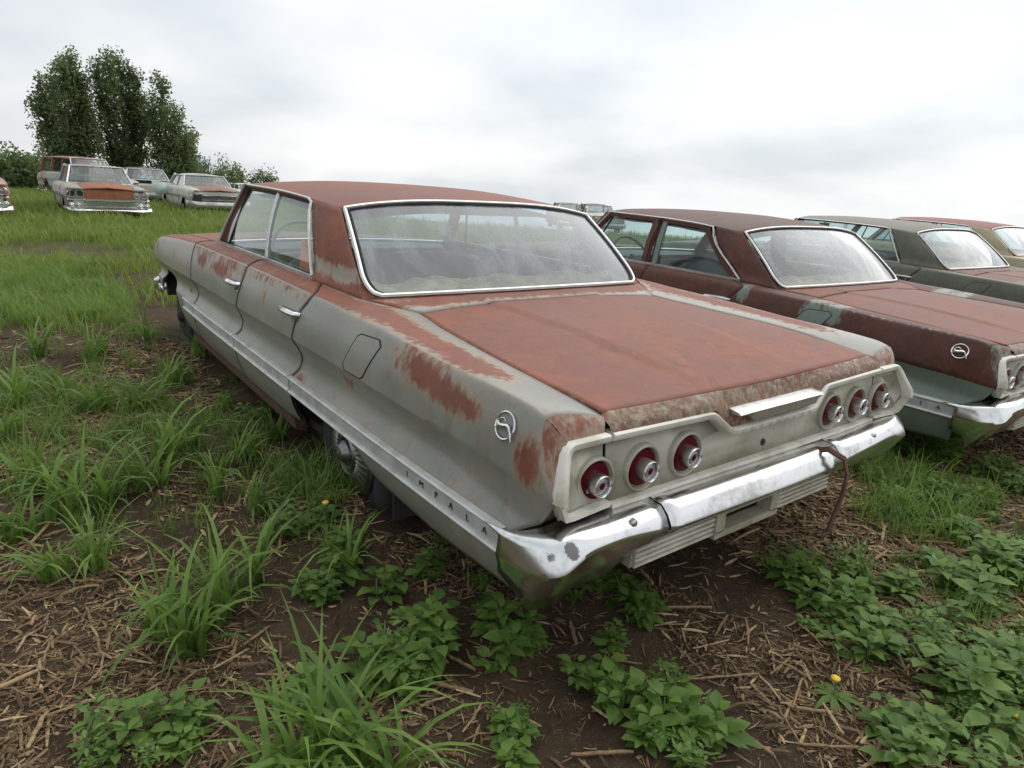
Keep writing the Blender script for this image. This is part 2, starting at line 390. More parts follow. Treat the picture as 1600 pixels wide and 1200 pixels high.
def side_pt(p, y):
    """row parameter p (0 inner top, 1 shoulder, 2 crease, 3 cove, 4 molding top, 5 molding bottom, 6 sill) at station y -> x, z"""
    p, y = np.broadcast_arrays(np.asarray(p, float), np.asarray(y, float))
    xm, zm = XM(y), ZM(y); taper = np.clip(y / .5, .25, 1)
    xv, zv = xm - .048 * taper, zm - .088
    xt = XT(y); zt = np.full_like(y, .572); zb = np.full_like(y, .506)
    K = [(XI(y), ZI(y)), (XS(y), ZS(y)), (xm, zm), (xv, zv), (xt, zt), (xt - .004, zb), (np.full_like(y, .905), ZL(y))]
    x = np.zeros_like(y); z = np.zeros_like(y)
    for k in range(6):
        t = np.clip(p - k, 0, 1); s = (p >= k) & ((p <= k + 1) if k == 5 else (p < k + 1))
        (xa, za), (xb, zb_) = K[k], K[k + 1]
        if k == 0: X = xa + (xb - xa) * t - .004 * np.clip((t - .85) / .15, 0, 1)**2; Z = za + (zb_ - za) * t + .007 * np.sin(np.pi * t) - .004 * np.clip((t - .85) / .15, 0, 1)**2
        elif k == 1: X = xa + (xb - xa) * t + .010 * np.sin(np.pi * t) - .004 * np.clip((.1 - t) / .1, 0, 1)**2; Z = za + (zb_ - za) * t - .004 * np.clip((.1 - t) / .1, 0, 1)**2
        elif k == 2: X = xa + (xb - xa) * (.55 * t + .45 * np.sin(t * np.pi / 2)); Z = za + (zb_ - za) * t
        elif k == 3: X = xa + (xb - xa) * (1 - np.cos(t * np.pi / 2)); Z = za + (zb_ - za) * t
        elif k == 4: X = xa + (xb - xa) * t; Z = za + (zb_ - za) * t
        else: X = xa + (xb - xa) * t**1.7; Z = za + (zb_ - za) * t
        x = np.where(s, X, x); z = np.where(s, Z, z)
    return x, z
GAP2 = ctab([(0, 1.70), (.5, 1.60), (1, 1.525), (1.5, 1.60), (2, 1.635), (3, 1.65), (3.5, 1.66), (4, 1.71), (5, 1.735), (6, 1.765)])
GAP1 = ctab([(0, 2.47), (1, 2.385), (2, 2.46), (3, 2.53), (3.5, 2.53), (4, 2.58), (5, 2.60), (6, 2.62)])
FGAP = ctab([(0, 3.47), (1, 3.53), (2, 3.50), (3, 3.52), (4, 3.56), (5, 3.58), (6, 3.60)])
TAIL = ctab([(0, .062), (1, .075), (1.5, .045), (2, .0), (3, .045), (4, .115), (5, .13), (6, .16)])
NOSE = ctab([(0, 5.02), (1, 5.07), (2, 5.07), (3, 5.02), (4, 5.0), (6, 4.97)])
WOPR = ctab([(5, 1.09), (5.5, 1.03), (6, .97)])
def arch(y):
    q = (y - 4.45) / .43
    return np.maximum(np.where(np.abs(q) < 1, .33 + .35 * np.sqrt(np.clip(1 - q * q, 0, 1)), 0), np.where(y > 4.45, .50, 0))

def side_panel(name, mat, root, sd, p0, p1, ya, yb, rust, ny=40, clamp=False, gap=.006):
    p = RP[(RP >= p0 - 1e-6) & (RP <= p1 + 1e-6)]; nr = len(p)
    u = np.linspace(0, 1, ny)[:, None]
    y = (ya(p) + gap)[None] * (1 - u) + (yb(p) - gap)[None] * u
    x, z = side_pt(np.broadcast_to(p[None], y.shape), y)
    if clamp:
        a = arch(y); lo = z < a
        for i in range(ny):
            o = np.argsort(z[i]); xa = np.interp(np.maximum(z[i], a[i]), z[i][o], x[i][o])
            x[i] = np.where(lo[i], xa, x[i]); z[i] = np.maximum(z[i], a[i])
    V = np.stack([x * sd, y, z], -1).reshape(-1, 3)
    F = gridf(ny, nr, flip=sd > 0)
    if clamp:   # drop the faces the wheel arch swallowed
        zz = z.ravel(); aa = arch(y).ravel()
        F = [f for f in F if not all(abs(zz[i] - aa[i]) < 1e-6 for i in f)]
    pr = np.broadcast_to(p[None], y.shape).ravel()
    return mk(name, V, F, mat, root, 38, {'rust': rust(name, V, pr)}, .012)

LIDY0, LIDY1 = .078, 1.135
ZC = ctab([(.0, .868), (.078, .878), (.2, .898), (.5, .935), (.85, .957), (1.14, .964)])
def deck_z(x, y):
    s = np.abs(x); k = .266 + .04 * np.clip((y - .04) / .8, 0, 1); xi = XI(y); zi = ZI(y); zc = ZC(y)
    t = np.clip((s - k) / (xi - k), 0, 1)
    step = np.clip((s - k) / .014, 0, 1); step = step * step * (3 - 2 * step) * np.clip((y - .07) / .25, 0, 1)
    return np.where(s <= k, zc - .004 * (1 - (s / k)**2), zc - .009 * step - (zc - .009 - zi) * t**1.7)

XE = ctab([(1.70, .712), (1.74, .722), (1.85, .748), (1.978, .758), (2.5, .757), (3.05, .746), (3.2, .74)])
ZE = ctab([(1.70, 1.290), (1.74, 1.296), (1.978, 1.322), (2.5, 1.345), (3.05, 1.351), (3.2, 1.345)])
ZR = ctab([(1.66, 1.335), (1.72, 1.346), (1.9, 1.370), (2.4, 1.400), (2.8, 1.402), (3.1, 1.388), (3.2, 1.378)])
def roof_pt(u, v):
    """u -1..1 across, v 0 rear header .. 1 front header"""
    yr = 1.74 - .035 * (1 - u * u); yf = 3.05 + .10 * (1 - u * u)
    y = yr + (yf - yr) * v; yn = 1.74 + (3.05 - 1.74) * v
    x = u * XE(yn); z = ZE(yn) + (ZR(y) - ZE(yn)) * (1 - np.abs(u)**2.8)
    return x, y, z
def lerp(a, b, t): return np.asarray(a, float) * (1 - t) + np.asarray(b, float) * t

def build_sedan(label, loc, rz, st):
    root = empty('parked_car', label, 'car', loc, rz, 'sedans parked side by side')
    R = st['rust']; body = st['body']; deckm = st.get('deck', body); roofm = st.get('roof', deckm); sedan = st.get('posts', False)
    full = st.get('full', True)
    # ---- side skins
    for sd in (-1, 1):
        side_panel('quarter_panel', body, root, sd, 0, 5, TAIL, GAP2, R, 70)
        side_panel('lower_quarter_panel', body, root, sd, 5, 6, TAIL, WOPR, R, 24, gap=.001)
        rd = side_panel('rear_door', body, root, sd, 0, 6, GAP2, GAP1, R, 36)
        fd = side_panel('front_door', body, root, sd, 0, 6, GAP1, FGAP, R, 40)
        side_panel('front_fender', body, root, sd, 0, 6, FGAP, NOSE, R, 70, clamp=True)
        for d, ya, yb in ((rd, 1.578, 1.79), (fd, 2.427, 2.66)):
            b = MB(); xx, zz = side_pt(1.45, (ya + yb) / 2); X = lambda y: float(side_pt(1.45, y)[0]) * sd
            pts = [(X(yb), yb, .868), (X(yb) + sd * .022, yb - .03, .872), (X(ya) + sd * .030, (ya + yb) / 2, .876), (X(ya) + sd * .030, ya + .05, .876), (X(ya) + sd * .022, ya + .015, .874), (X(ya), ya, .872)]
            b.tube(pts, [.011, .012, .0125, .013, .012, .010], 8)
            b.tube([(X(ya) - sd * .005, ya + .035, .853), (X(ya) + sd * .022, ya + .035, .853)], .012, 8)
            b.build('door_handle', M['chrome'], d)
        for gp, d in ((GAP2, rd), (GAP1, fd), (FGAP, fd)):
            pp = np.linspace(.02, 5.9, 60); yy = gp(pp); xx, zz = side_pt(pp, yy)
            MB().tube([(sd * (a_ - .0025), b_, c_) for a_, b_, c_ in zip(xx, yy, zz)], .0047, 5).build('dark_gap_strip', M['ink'], d)  # black strip laid in the gap to stand in for its shade
        b = MB(); b.lathe([(0, 0), (.009, 0), (.011, -.002)], 12, (float(side_pt(1.6, 2.45)[0]) * sd + sd * .003, 2.46, .835), 'x', sd); b.build('key_lock', M['chrome'], fd)
        # rocker
        b = MB(); n = 20; ys = np.linspace(1.90, 3.9, n)
        b.sweep([(sd * .878, y, .285) for y in ys], [(-.03, .02), (.03, .02), (.022, -.03), (-.03, -.05)] if sd > 0 else [(.03, .02), (.03, -.05), (-.022, -.03), (-.03, .02)])
        b.build('rocker_panel', M['rustbar'], root)
        # moldings
        for ya, yb, letters in ((.145, 1.712, True), (1.722, 2.582, False), (2.592, 3.552, False), (3.562, 3.84, False)):
            n = max(4, int((yb - ya) / .06)); ys = np.linspace(ya, yb, n); xs = XT(ys)
            b = MB(); c = MB()
            for zlo, zhi, out in ((.5665, .582, .013), (.5025, .518, .013)):
                for i, y in enumerate(ys): pass
                V = []
                for y, x in zip(ys, xs): V += [(sd * (x - .006), y, zlo - .001), (sd * (x + out), y, zlo + .002), (sd * (x + out + .003), y, (zlo + zhi) / 2), (sd * (x + out), y, zhi - .002), (sd * (x - .006), y, zhi + .001)]
                b.add(V, gridf(n, 5, flip=sd < 0))
                b.add([V[i] for i in range(5)], [(0, 1, 2, 3, 4)]); b.add(V[-5:], [(4, 3, 2, 1, 0)])
            V = []
            for y, x in zip(ys, xs): V += [(sd * (x + .004), y, .517), (sd * (x + .008), y, .542), (sd * (x + .004), y, .568)]
            c.add(V, gridf(n, 3, flip=sd < 0))
            mo = b.build('side_molding', M['mold'], root); c.build('molding_insert', M['moldin'], mo)
            if letters and full:
                for ch, y in zip('IMPALA', (.635, .548, .462, .382, .298, .218)):
                    Vt, Ft = text_mesh(ch, .030, .0008, -.0004)
                    x = float(XT(y)) + .0095
                    Vt = [((x + a[2]) * sd, y + (a[0] * sd * 1.15), .542 + a[1]) for a in Vt]
                    mk('letter', Vt, Ft, M['ink'], mo, smooth=False)
        # fender badge and quarter emblem
        if full:
            b = MB(); x = float(side_pt(2.75, 3.72)[0]) * sd
            b.add([(x, 3.735, .665), (x + sd * .006, 3.72, .65), (x, 3.70, .625), (x + sd * .006, 3.71, .632), (x, 3.75, .64), (x, 3.69, .66)], [(0, 1, 3, 2), (4, 1, 3, 2), (5, 1, 3, 4)]).build('fender_badge', M['chrome'], root)
        ec = (.197, .842); ex = float(side_pt(1.35, ec[0])[0]); nx = .30
        def em(a, h, o):   # a: along -y (rearwards), h: up, o: out
            return (sd * (ex + .006 + .82 * o - h * nx * .82), ec[0] - a * .82, ec[1] + h * .82)
        b = MB(); ring = [em(.046 * math.cos(k / 28 * 2 * math.pi), .042 * math.sin(k / 28 * 2 * math.pi), .0) for k in range(28)]
        b.tube(ring, .0036, 6, True); emb = b.build('round_emblem', M['chrome'], root)
        # leaping animal inside the ring: body, neck, head, legs, horns
        b = MB()
        def strip(pts, w):
            b.tube([em(p[0], p[1], p[2] if len(p) > 2 else .004) for p in pts], w, 6)
        strip([(-.036, -.014), (-.020, -.004), (-.002, -.001), (.014, .003), (.026, .001)], [.003, .007, .006, .0065, .004])
        strip([(-.024, -.004), (-.034, .008), (-.026, .016)], [.006, .004, .002])
        strip([(-.028, .016), (-.012, .022), (.004, .015)], [.002, .0018, .001])
        strip([(.024, .002), (.034, -.010), (.044, -.026), (.049, -.036)], [.005, .0035, .0026, .0014])
        strip([(-.030, -.010), (-.040, -.016), (-.046, -.010)], [.003, .002, .001])
        b.build('leaping_figure', M['chrome'], emb)
        # fuel door on the left quarter
        if sd < 0:
            c4 = [(1.03, .906), (.905, .912), (.885, .895), (.965, .775), (.985, .765), (1.105, .765), (1.12, .785), (1.05, .895)]
            def q(y, z, o):
                pp = np.linspace(1, 2, 40); xx, zz = side_pt(pp, y); return (sd * (np.interp(-z, -zz, xx) + o), y, z)
            cy = sum(a for a, _ in c4) / 8; czz = sum(b_ for _, b_ in c4) / 8
            inner = []
            for k in range(8):
                a, b_ = c4[k], c4[(k + 1) % 8]
                for t in (0, .33, .66): inner.append((a[0] + (b_[0] - a[0]) * t, a[1] + (b_[1] - a[1]) * t))
            V = [q(y, z, .0024) for y, z in inner] + [q(cy + (y - cy) * .5, czz + (z - czz) * .5, .0026) for y, z in inner] + [q(cy, czz, .0026)]
            n = len(inner)
            F = [(k, (k + 1) % n, n + (k + 1) % n, n + k) for k in range(n)] + [(n + k, n + (k + 1) % n, 2 * n) for k in range(n)]
            fo = mk('fuel_door', V, F, body, root, 180, {'rust': np.full(len(V), .08)})
            b = MB(); b.tube([q(cy + (y - cy) * 1.035, czz + (z - czz) * 1.035, .001) for y, z in inner], .0022, 6, True); b.build('fuel_door_gap', M['ink'], fo)
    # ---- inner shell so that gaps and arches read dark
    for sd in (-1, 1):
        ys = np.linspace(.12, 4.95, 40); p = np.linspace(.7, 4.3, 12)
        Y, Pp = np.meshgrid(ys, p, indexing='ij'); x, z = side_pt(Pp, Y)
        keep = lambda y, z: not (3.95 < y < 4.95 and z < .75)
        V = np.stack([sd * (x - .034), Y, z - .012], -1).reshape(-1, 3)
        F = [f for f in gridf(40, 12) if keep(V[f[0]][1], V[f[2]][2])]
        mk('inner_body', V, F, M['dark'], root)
    b = MB(); b.box((0, 2.9, .30), (1.24, 4.0, .05)); b.box((0, 2.62, .285), (1.66, 1.75, .04)); b.box((0, .58, .52), (1.7, .72, .14)); b.box((0, .09, .59), (1.78, .03, .14)); b.box((0, 4.90, .635), (1.78, .06, .43)); b.box((0, 1.35, .60), (1.2, .9, .3)); b.box((0, 4.4, .62), (1.1, 1.0, .35))  # floor, plus dark boxes added so the wheel openings read black
    b.build('floor_and_dark_fill', M['dark'], root)
    # ---- deck lid
    nx, ny = 61, 44
    y = np.linspace(LIDY0, LIDY1, ny)[:, None]; u = np.linspace(-1, 1, nx)[None]
    x = u * (XI(y) - .004); yy = y + 0 * u - .02 * (1 - u * u) * (y < .2) * (1 - y / .2) + .03 * (1 - u * u) * np.clip((y - .6) / .53, 0, 1)
    z = deck_z(x, y)
    V = np.stack([x, yy, z], -1).reshape(-1, 3)
    lid = mk('trunk_lid', V, gridf(ny, nx, flip=True), deckm, root, 50, {'rust': R('trunk_lid', V, None)}, .012)
    # lip between deck and rail
    xs = np.unique(np.concatenate([np.linspace(-.726, .726, 73), [-.305, -.222, .222, .305]])); lv = []
    zb = np.interp(np.abs(xs), [0, .222, .305, .74], [.769, .769, .834, .838])
    for xq, zq in zip(xs, zb):
        y0 = LIDY0 - .02 * (1 - (xq / .718)**2); z0 = float(deck_z(np.array(xq), np.array(LIDY0))) if abs(xq) < .716 else .871
        for t in np.linspace(0, 1, 7):
            yb = .030 - .018 * (1 - abs(xq) / .73)
            lv.append((xq, y0 + (yb - y0) * t - .010 * math.sin(math.pi * t), z0 + (zq - z0) * t**.9 + .004 * math.sin(math.pi * t)))
    mk('deck_lip', lv, gridf(len(xs), 7), st.get('lip', deckm), lid, 180, {'rust': np.full(len(lv), st.get('lip_rust', .55))}, 0)
    for sd in (-1, 1):   # quarter end lip and the narrow return face beside the rail
        V = []; F = []
        for k, t in enumerate(np.linspace(0, 1, 8)):
            xa, za = side_pt(t, float(TAIL(t)) + .006)
            xb = .742 + (.872 - .742) * t
            for s in np.linspace(0, 1, 5):
                V.append((sd * (xa + (xb - xa) * s), float(TAIL(t)) + .006 + (.036 - float(TAIL(t))) * s - .004 * math.sin(math.pi * s), float(za) + (.838 - float(za)) * s + .002 * math.sin(math.pi * s)))
        F = gridf(8, 5, flip=sd < 0)
        n = len(V)
        for k, t in enumerate(np.linspace(1, 2, 8)):
            yq = float(TAIL(t)); xa, za = side_pt(t, yq + .006); w = (t - 1)
            e = (.872 + (.924 - .872) * w, .036 + (-.012 - .036) * w, .838 + (.700 - .838) * w)
            for s in np.linspace(0, 1, 4): V.append((sd * (xa + (e[0] - xa) * s), yq + .006 + (e[1] - yq - .004) * s - .001 * math.sin(math.pi * s), float(za) + (e[2] - float(za)) * s))
        F += [tuple(i + n for i in f) for f in gridf(8, 4, flip=sd < 0)]
        n = len(V)
        for k, t in enumerate(np.linspace(2, 4, 12)):   # underside of the tail
            yq = float(TAIL(t)); xa, za = side_pt(t, yq + .006)
            for s in np.linspace(0, 1, 4): V.append((sd * (xa + (.80 - xa) * s), yq + .006 + (.07 - yq) * s, float(za) + (max(.57, min(.70, float(za))) - float(za)) * s))
        F += [tuple(i + n for i in f) for f in gridf(12, 4, flip=sd < 0)]
        mk('quarter_end', V, F, body, root, 45, {'rust': R('quarter_end', np.array(V), None)})
    # ---- tulip panel between window and lid
    V = []; nx = 41
    for k in range(8):
        t = k / 7
        for u in np.linspace(-1, 1, nx):
            ya = 1.147 + .03 * (1 - u * u); yb = 1.36 - .075 * (1 - u * u)
            xa, xb = u * .668, u * .795
            za = float(deck_z(np.array(xa), np.array(1.14))); zb = .966 + .012 * (1 - u * u)
            V.append((xa + (xb - xa) * t, ya + (yb - ya) * t, za + (zb - za) * t + .006 * math.sin(math.pi * t)))
    mk('tulip_panel', V, gridf(8, nx, flip=True), deckm, root, 50, {'rust': R('tulip_panel', np.array(V), None)}, .01)
    # ---- roof
    nu, nv = 45, 40
    v = np.linspace(0, 1, nv)[:, None]; u = np.sin(np.linspace(-1, 1, nu) * np.pi / 2)[None]
    X, Y, Z = roof_pt(u + 0 * v, v + 0 * u)
    V = np.stack([X, Y, Z], -1).reshape(-1, 3)
    rf = mk('roof', V, gridf(nv, nu, flip=True), roofm, root, 60, {'rust': R('roof', V, None)}, .018)
    if full:
        Vh = V * [.97, 1, 1] + [0, 0, -.045 - .0]; Vh[:, 2] -= .025 * fbm(Vh, 3.1)
        mk('headliner', Vh, gridf(nv, nu), M['headliner'], root, 60)
    rT, rB = np.array((.722, 1.74, 1.296)), np.array((.792, 1.36, .966))
    fT, fB = np.array((.758, 1.978, 1.322)), np.array((.838, 1.76, .985))
    if sedan: fT = np.array((.758, 1.93, 1.318)); fB = np.array((.838, 1.60, .985))
    for sd in (-1, 1):
        V = []; ns, nt = 14, 18
        for i in range(ns):
            s = i / (ns - 1)
            for j in range(nt):
                t = j / (nt - 1)
                fr = lerp(fT, fB, t)
                if sedan: fr = fr + np.array((0, .10 * math.sin(math.pi * t)**.8 * (1 - t), 0))
                yn = rT[1] + (fT[1] - rT[1]) * s
                top = np.array((float(XE(yn)), yn, float(ZE(yn))))
                q = lerp(lerp(rT, rB, t) + np.array((.004, -.012, 0)) * math.sin(math.pi * t), fr, s) + (top - lerp(rT, fT, s)) * (1 - t)
                q = q + np.array((.016 * math.sin(math.pi * min(1, t * 1.15)) * math.sin(math.pi * (.12 + .76 * s)), 0, 0))
                q[0] += .018 * max(0, (t - .8) / .2)**2
                V.append((sd * q[0], q[1], q[2]))
        mk('roof_pillar', V, gridf(ns, nt, flip=sd > 0), roofm, root, 60, {'rust': R('roof_pillar', np.array(V), None)}, .012)
    # ---- rear window
    nu, nt = 33, 34; V = []
    for j in range(nt):
        t = j / (nt - 1)
        wq = 1 - .075 * (1 - math.sqrt(max(0, 1 - ((t - .76) / .24)**2))) if t > .76 else 1.
        for u in np.linspace(-wq, wq, nu):
            top = np.array(roof_pt(np.array(u * .985), np.array(0.))); top[2] -= .006; top[1] -= .004
            bot = np.array((u * .782, 1.362 - .078 * (1 - u * u), .973 + .012 * (1 - u * u)))
            q = lerp(top, bot, t); q[1] -= .030 * math.sin(math.pi * t) * (1 - u**4); q[2] += .012 * math.sin(math.pi * t)
            V.append(tuple(q))
    rw = mk('rear_window', V, gridf(nt, nu), M['glass_r'], root, 80)
    A = np.array(V).reshape(nt, nu, 3)
    def shrink(p, q, k): return lerp(p, q, k)
    loop = [A[0, i] for i in range(nu)] + [A[j, -1] for j in range(1, nt - 1)] + [A[-1, i] for i in range(nu - 1, -1, -1)] + [A[j, 0] for j in range(nt - 2, 0, -1)]
    for sd, c_ in ((-1, 0), (1, -1)):   # body metal filling the rounded lower corners of the opening
        V = []; js = [j for j in range(nt) if j / (nt - 1) > .70]
        for j in js:
            t = j / (nt - 1); p = A[j, c_]; top = np.array(roof_pt(np.array(sd * .985), np.array(0.))); bot = np.array((sd * .800, 1.366, .966)); q = lerp(top, bot, t)
            V += [tuple(p + np.array((-sd * .004, .002, -.004))), tuple(q + np.array((sd * .006, .0, -.002)))]
        mk('window_corner', V, gridf(len(js), 2, flip=sd < 0), roofm, root, 60, {'rust': np.full(len(V), .7)})
    b = MB(); b.tube([p + np.array((0, -.006, .004)) for p in loop], .0095, 6, True); b.build('window_trim', M['trim'], rw)
    b = MB(); b.tube([lerp(p, (0, 1.50, 1.13), .022) + np.array((0, -.006, .002)) for p in loop], .008, 6, True); b.build('window_seal', M['black'], rw)
    # ---- windshield
    V = []
    for j in range(12):
        t = j / 11
        for u in np.linspace(-1, 1, 25):
            top = np.array(roof_pt(np.array(u * .98), np.array(1.)))
            bot = np.array((u * .835, 3.40 + .24 * (1 - u * u), .985)); V.append(tuple(lerp(top, bot, t) + np.array((0, .025 * math.sin(math.pi * t), 0))))
    ws = mk('windshield', V, gridf(12, 25, flip=True), M['glass'], root, 80)
    Wa = np.array(V).reshape(12, 25, 3)
    b = MB(); b.tube([p + np.array((0, .006, -.014)) for p in Wa[0]], .008, 6).tube([p for p in Wa[-1]], .010, 6); b.build('windshield_trim', M['trim'], ws)
    V = []
    for k in range(5):
        t = k / 4
        for u in np.linspace(-1, 1, 25): V.append((u * lerp(.838, .822, t), lerp(3.40 + .24 * (1 - u * u), 3.69 + .02 * (1 - u * u), t), .978 + .006 * (1 - u * u)))
    mk('cowl', V, gridf(5, 25, flip=True), deckm, root, 50, {'rust': np.full(len(V), .8)}, .01)
    # ---- hood, nose
    V = []; ny, nx = 30, 41
    for i in range(ny):
        y = 3.70 + (5.0 - 3.70) * i / (ny - 1)
        for u in np.linspace(-1, 1, nx):
            x = u * (float(XI(y)) - .005); V.append((x, y + .04 * (1 - u * u) * i / (ny - 1), float(ZI(y)) + .022 * (1 - abs(u)**2.4) + (.006 if abs(u) < .12 else 0)))
    mk('hood', V, gridf(ny, nx, flip=True), deckm, root, 50, {'rust': R('hood', np.array(V), None)}, .012)
    b = MB(); b.box((0, 5.0, .70), (1.76, .05, .30)); gr = b.build('grille', M['dark'], root)
    for k in range(6):
        b = MB(); b.box((0, 5.035, .58 + .045 * k), (1.70, .02, .012)); b.build('grille_bar', M['chrome_d'], gr)
    for x in (-.78, -.60, .60, .78):
        b = MB(); b.lathe([(.0, .03), (.05, .026), (.072, .012), (.084, .02), (.09, .0)], 20, (x, 5.03, .70), 'y', 1); b.build('headlight', M['clear'], root)
    b = MB(); V = []
    path = [(-.935, 4.98), (-.955, 5.06), (-.90, 5.13), (-.6, 5.18), (0, 5.20), (.6, 5.18), (.90, 5.13), (.955, 5.06), (.935, 4.98)]
    for x, y in path: V += [(x * .97, y - .03, .555), (x, y, .535), (x * 1.004, y + .012, .505), (x, y, .46), (x * .97, y - .03, .43)]
    b.add(V, gridf(len(path), 5)); b.build('front_bumper', M['chrome'], root, 50, .006)
    # ---- side glass, pillars, drip trim
    for sd in (-1, 1):
        tA = np.array((.748, 3.05, 1.348)); bA = np.array((.845, 3.34, .991))
        def edge(y):
            return np.array((float(XE(y)) - .006, y, float(ZE(y)) - .010))
        def belt(y): return np.array((float(XI(y)) - .010, y, float(ZI(y)) + .002))
        def pane(name, t0, t1, b0, b1, mat=M['glass'], n=10):
            V = []
            for i in range(n):
                s = i / (n - 1)
                for j in range(8):
                    t = j / 7; q = lerp(edge(t0 + (t1 - t0) * s), belt(b0 + (b1 - b0) * s), t); q[0] += .016 * math.sin(math.pi * t) - .012
                    V.append((sd * q[0], q[1], q[2]))
            return mk(name, V, gridf(n, 8, flip=sd > 0), mat, root, 80)
        S = lambda P: [(sd * p[0], p[1], p[2]) for p in P]
        rb = 1.62 if sedan else 1.775; rt = 1.95 if sedan else 1.985
        pane('vent_window', 2.99, 3.04, 3.15, 3.33)
        pane('side_window', 2.475, 2.98, 2.475, 3.14)
        pane('side_window', rt, 2.45, rb, 2.45)
        b = MB(); b.hull8([(sd * x, y, z) for x, y, z in [(.800, 3.30, .985), (.705, 3.02, 1.345), (.800, 3.40, .985), (.705, 3.10, 1.345), (.850, 3.32, .985), (.750, 3.03, 1.350), (.842, 3.40, .985), (.742, 3.09, 1.350)]])
        b.build('windshield_pillar', body, root, smooth=False, attrs={'rust': np.full(8, .75)})
        b = MB(); b.tube(S([lerp(edge(2.985), belt(3.145), t) for t in np.linspace(0, 1, 5)]), .008, 6); b.build('vent_post', M['black'], root)
        # drip / window opening trim
        if not sedan:
            P = [bA + np.array((.006, 0, .004)), lerp(bA, tA, .5) + np.array((.008, 0, 0)), tA + np.array((.004, -.01, .004))] + [np.array((float(XE(y)) + .004, y, float(ZE(y)) - .002)) for y in np.linspace(2.95, 2.02, 12)]
            P += [fT + np.array((.006, -.004, -.012))] + [lerp(fT, fB, t) + np.array((.008 + .016 * math.sin(math.pi * t) * .5, .012, 0)) for t in (.15, .35, .55, .75, .95)]
        else:
            P = [bA + np.array((.006, 0, .004)), lerp(bA, tA, .5) + np.array((.008, 0, 0)), tA + np.array((.004, -.02, .004))] + [np.array((float(XE(y)) + .004, y, float(ZE(y)) - .002)) for y in np.linspace(2.9, 2.1, 9)]
            P += [fT + np.array((.006, .03, -.004))] + [lerp(fT, fB, t) + np.array((.010 + .010 * math.sin(math.pi * t), .008 + .10 * math.sin(math.pi * t)**.8 * (1 - t), 0)) for t in (.08, .2, .35, .55, .75, .97)]
        b = MB(); b.tube(S(P), .0075, 6); b.build('drip_trim', M['trim'], root, 50)
        b = MB(); b.sweep(S([belt(y) + np.array((.011, 0, .006)) for y in np.linspace(rb - .01, 3.345, 20)]), [(-.007, -.009), (.007, -.009), (.005, .009), (-.007, .009)]); b.build('belt_trim', M['trim'], root, 50)
        if not sedan:
            for off, mt in ((-.010, 'trim'), (.012, 'chrome_d')):
                b = MB(); b.tube(S([lerp(edge(2.465 + off), belt(2.462 + off), t) + np.array((.014 * math.sin(math.pi * t) - .008, 0, 0)) for t in np.linspace(0, 1, 7)]), .0085, 6); b.build('window_post', M[mt], root)
            if full:
                b = MB(); b.tube(S([np.array((float(XE(y)) - .012, y, float(ZE(y)) - .022)) for y in np.linspace(3.0, 2.0, 10)]), .010, 6); b.build('roof_rail_seal', M['black'], root)
        else:
            fr = [(edge, belt, 2.475, 3.03, 2.485, 3.32), (edge, belt, 1.99, 2.445, 1.66, 2.44)]
            for k, (e_, b_, t0, t1, q0, q1) in enumerate(fr):
                o = np.array((.004, 0, -.006))
                P = [b_(q1), lerp(b_(q1), e_(t1), .5) + o, e_(t1) + o] + [e_(y) + o for y in np.linspace(t1 - .06, t0 + .08, 6)]
                P += [e_(t0 + .01) + o * 3, lerp(e_(t0), b_(q0), .3) + o + np.array((0, .04 if k else 0, 0)), lerp(e_(t0), b_(q0), .65) + o + np.array((0, .03 if k else 0, 0)), b_(q0)]
                b = MB(); b.sweep(S(P), [(-.010, -.019), (.010, -.019), (.010, .019), (-.010, .019)], up=(0, -.3, 1)); n_ = len(b.v)
                b.build('window_frame', body, root, 50, attrs={'rust': np.full(n_, .78)})
                b = MB(); b.sweep(S([b_(q0) + np.array((.006, .03, 0)), lerp(b_(q0), e_(t0), .5) + np.array((.012, .03, 0)), e_(t0) + np.array((.006, .03, -.02))] if k == 0 else [b_(q1) + np.array((.006, -.035, 0)), lerp(b_(q1), e_(t1), .5) + np.array((.012, -.035, 0)), e_(t1) + np.array((.006, -.035, -.02))]), [(-.008, -.024), (.008, -.024), (.008, .024), (-.008, .024)], up=(0, -1, .2)); n_ = len(b.v)
                b.build('door_post', body, root, 50, attrs={'rust': np.full(n_, .85 if k == 0 else .2)})
    # ---- tail panel and rail
    half = [(.222, .760), (.305, .828), (.728, .834)]
    yp = lambda z: .040 + .10 * (z - .715)
    V = [(-.722, yp(.640), .640)] + [(.722, yp(.640), .640)] + [(x, yp(z), z) for x, z in ((.722, .828), (.31, .822), (.228, .758), (-.228, .758), (-.31, .822), (-.722, .828))]
    tp = mk('tail_panel', V, [tuple(range(8))], M['panel'], root, solid=.006)
    for sd in (-1, 1):
        V = [(sd * .734, yp(.640), .640), (sd * .90, .012, .645), (sd * .926, -.006, .712), (sd * .868, .038, .828), (sd * .734, yp(.828), .828)]
        mk('tail_end_panel', V, [(0, 1, 2, 3, 4) if sd > 0 else (4, 3, 2, 1, 0)], M['panel'], root, solid=.006)
    prof = [(0, -.03), (-.001, .010), (.003, .015), (.016, .015), (.0205, .010), (.021, -.03)]
    def rail(name, path, pr, mat): b = MB(); b.sweep(path, pr, up=(0, -1, 0)); return b.build(name, mat, root, 50)
    cen = [(-.722, .034, .838), (-.335, .028, .833), (-.312, .027, .830), (-.296, .024, .820), (-.246, .014, .780), (-.232, .012, .772), (-.212, .011, .769)]
    rc = rail('tail_rail', cen + [(-x, y, z) for x, y, z in cen[::-1]], prof, M['rail'])
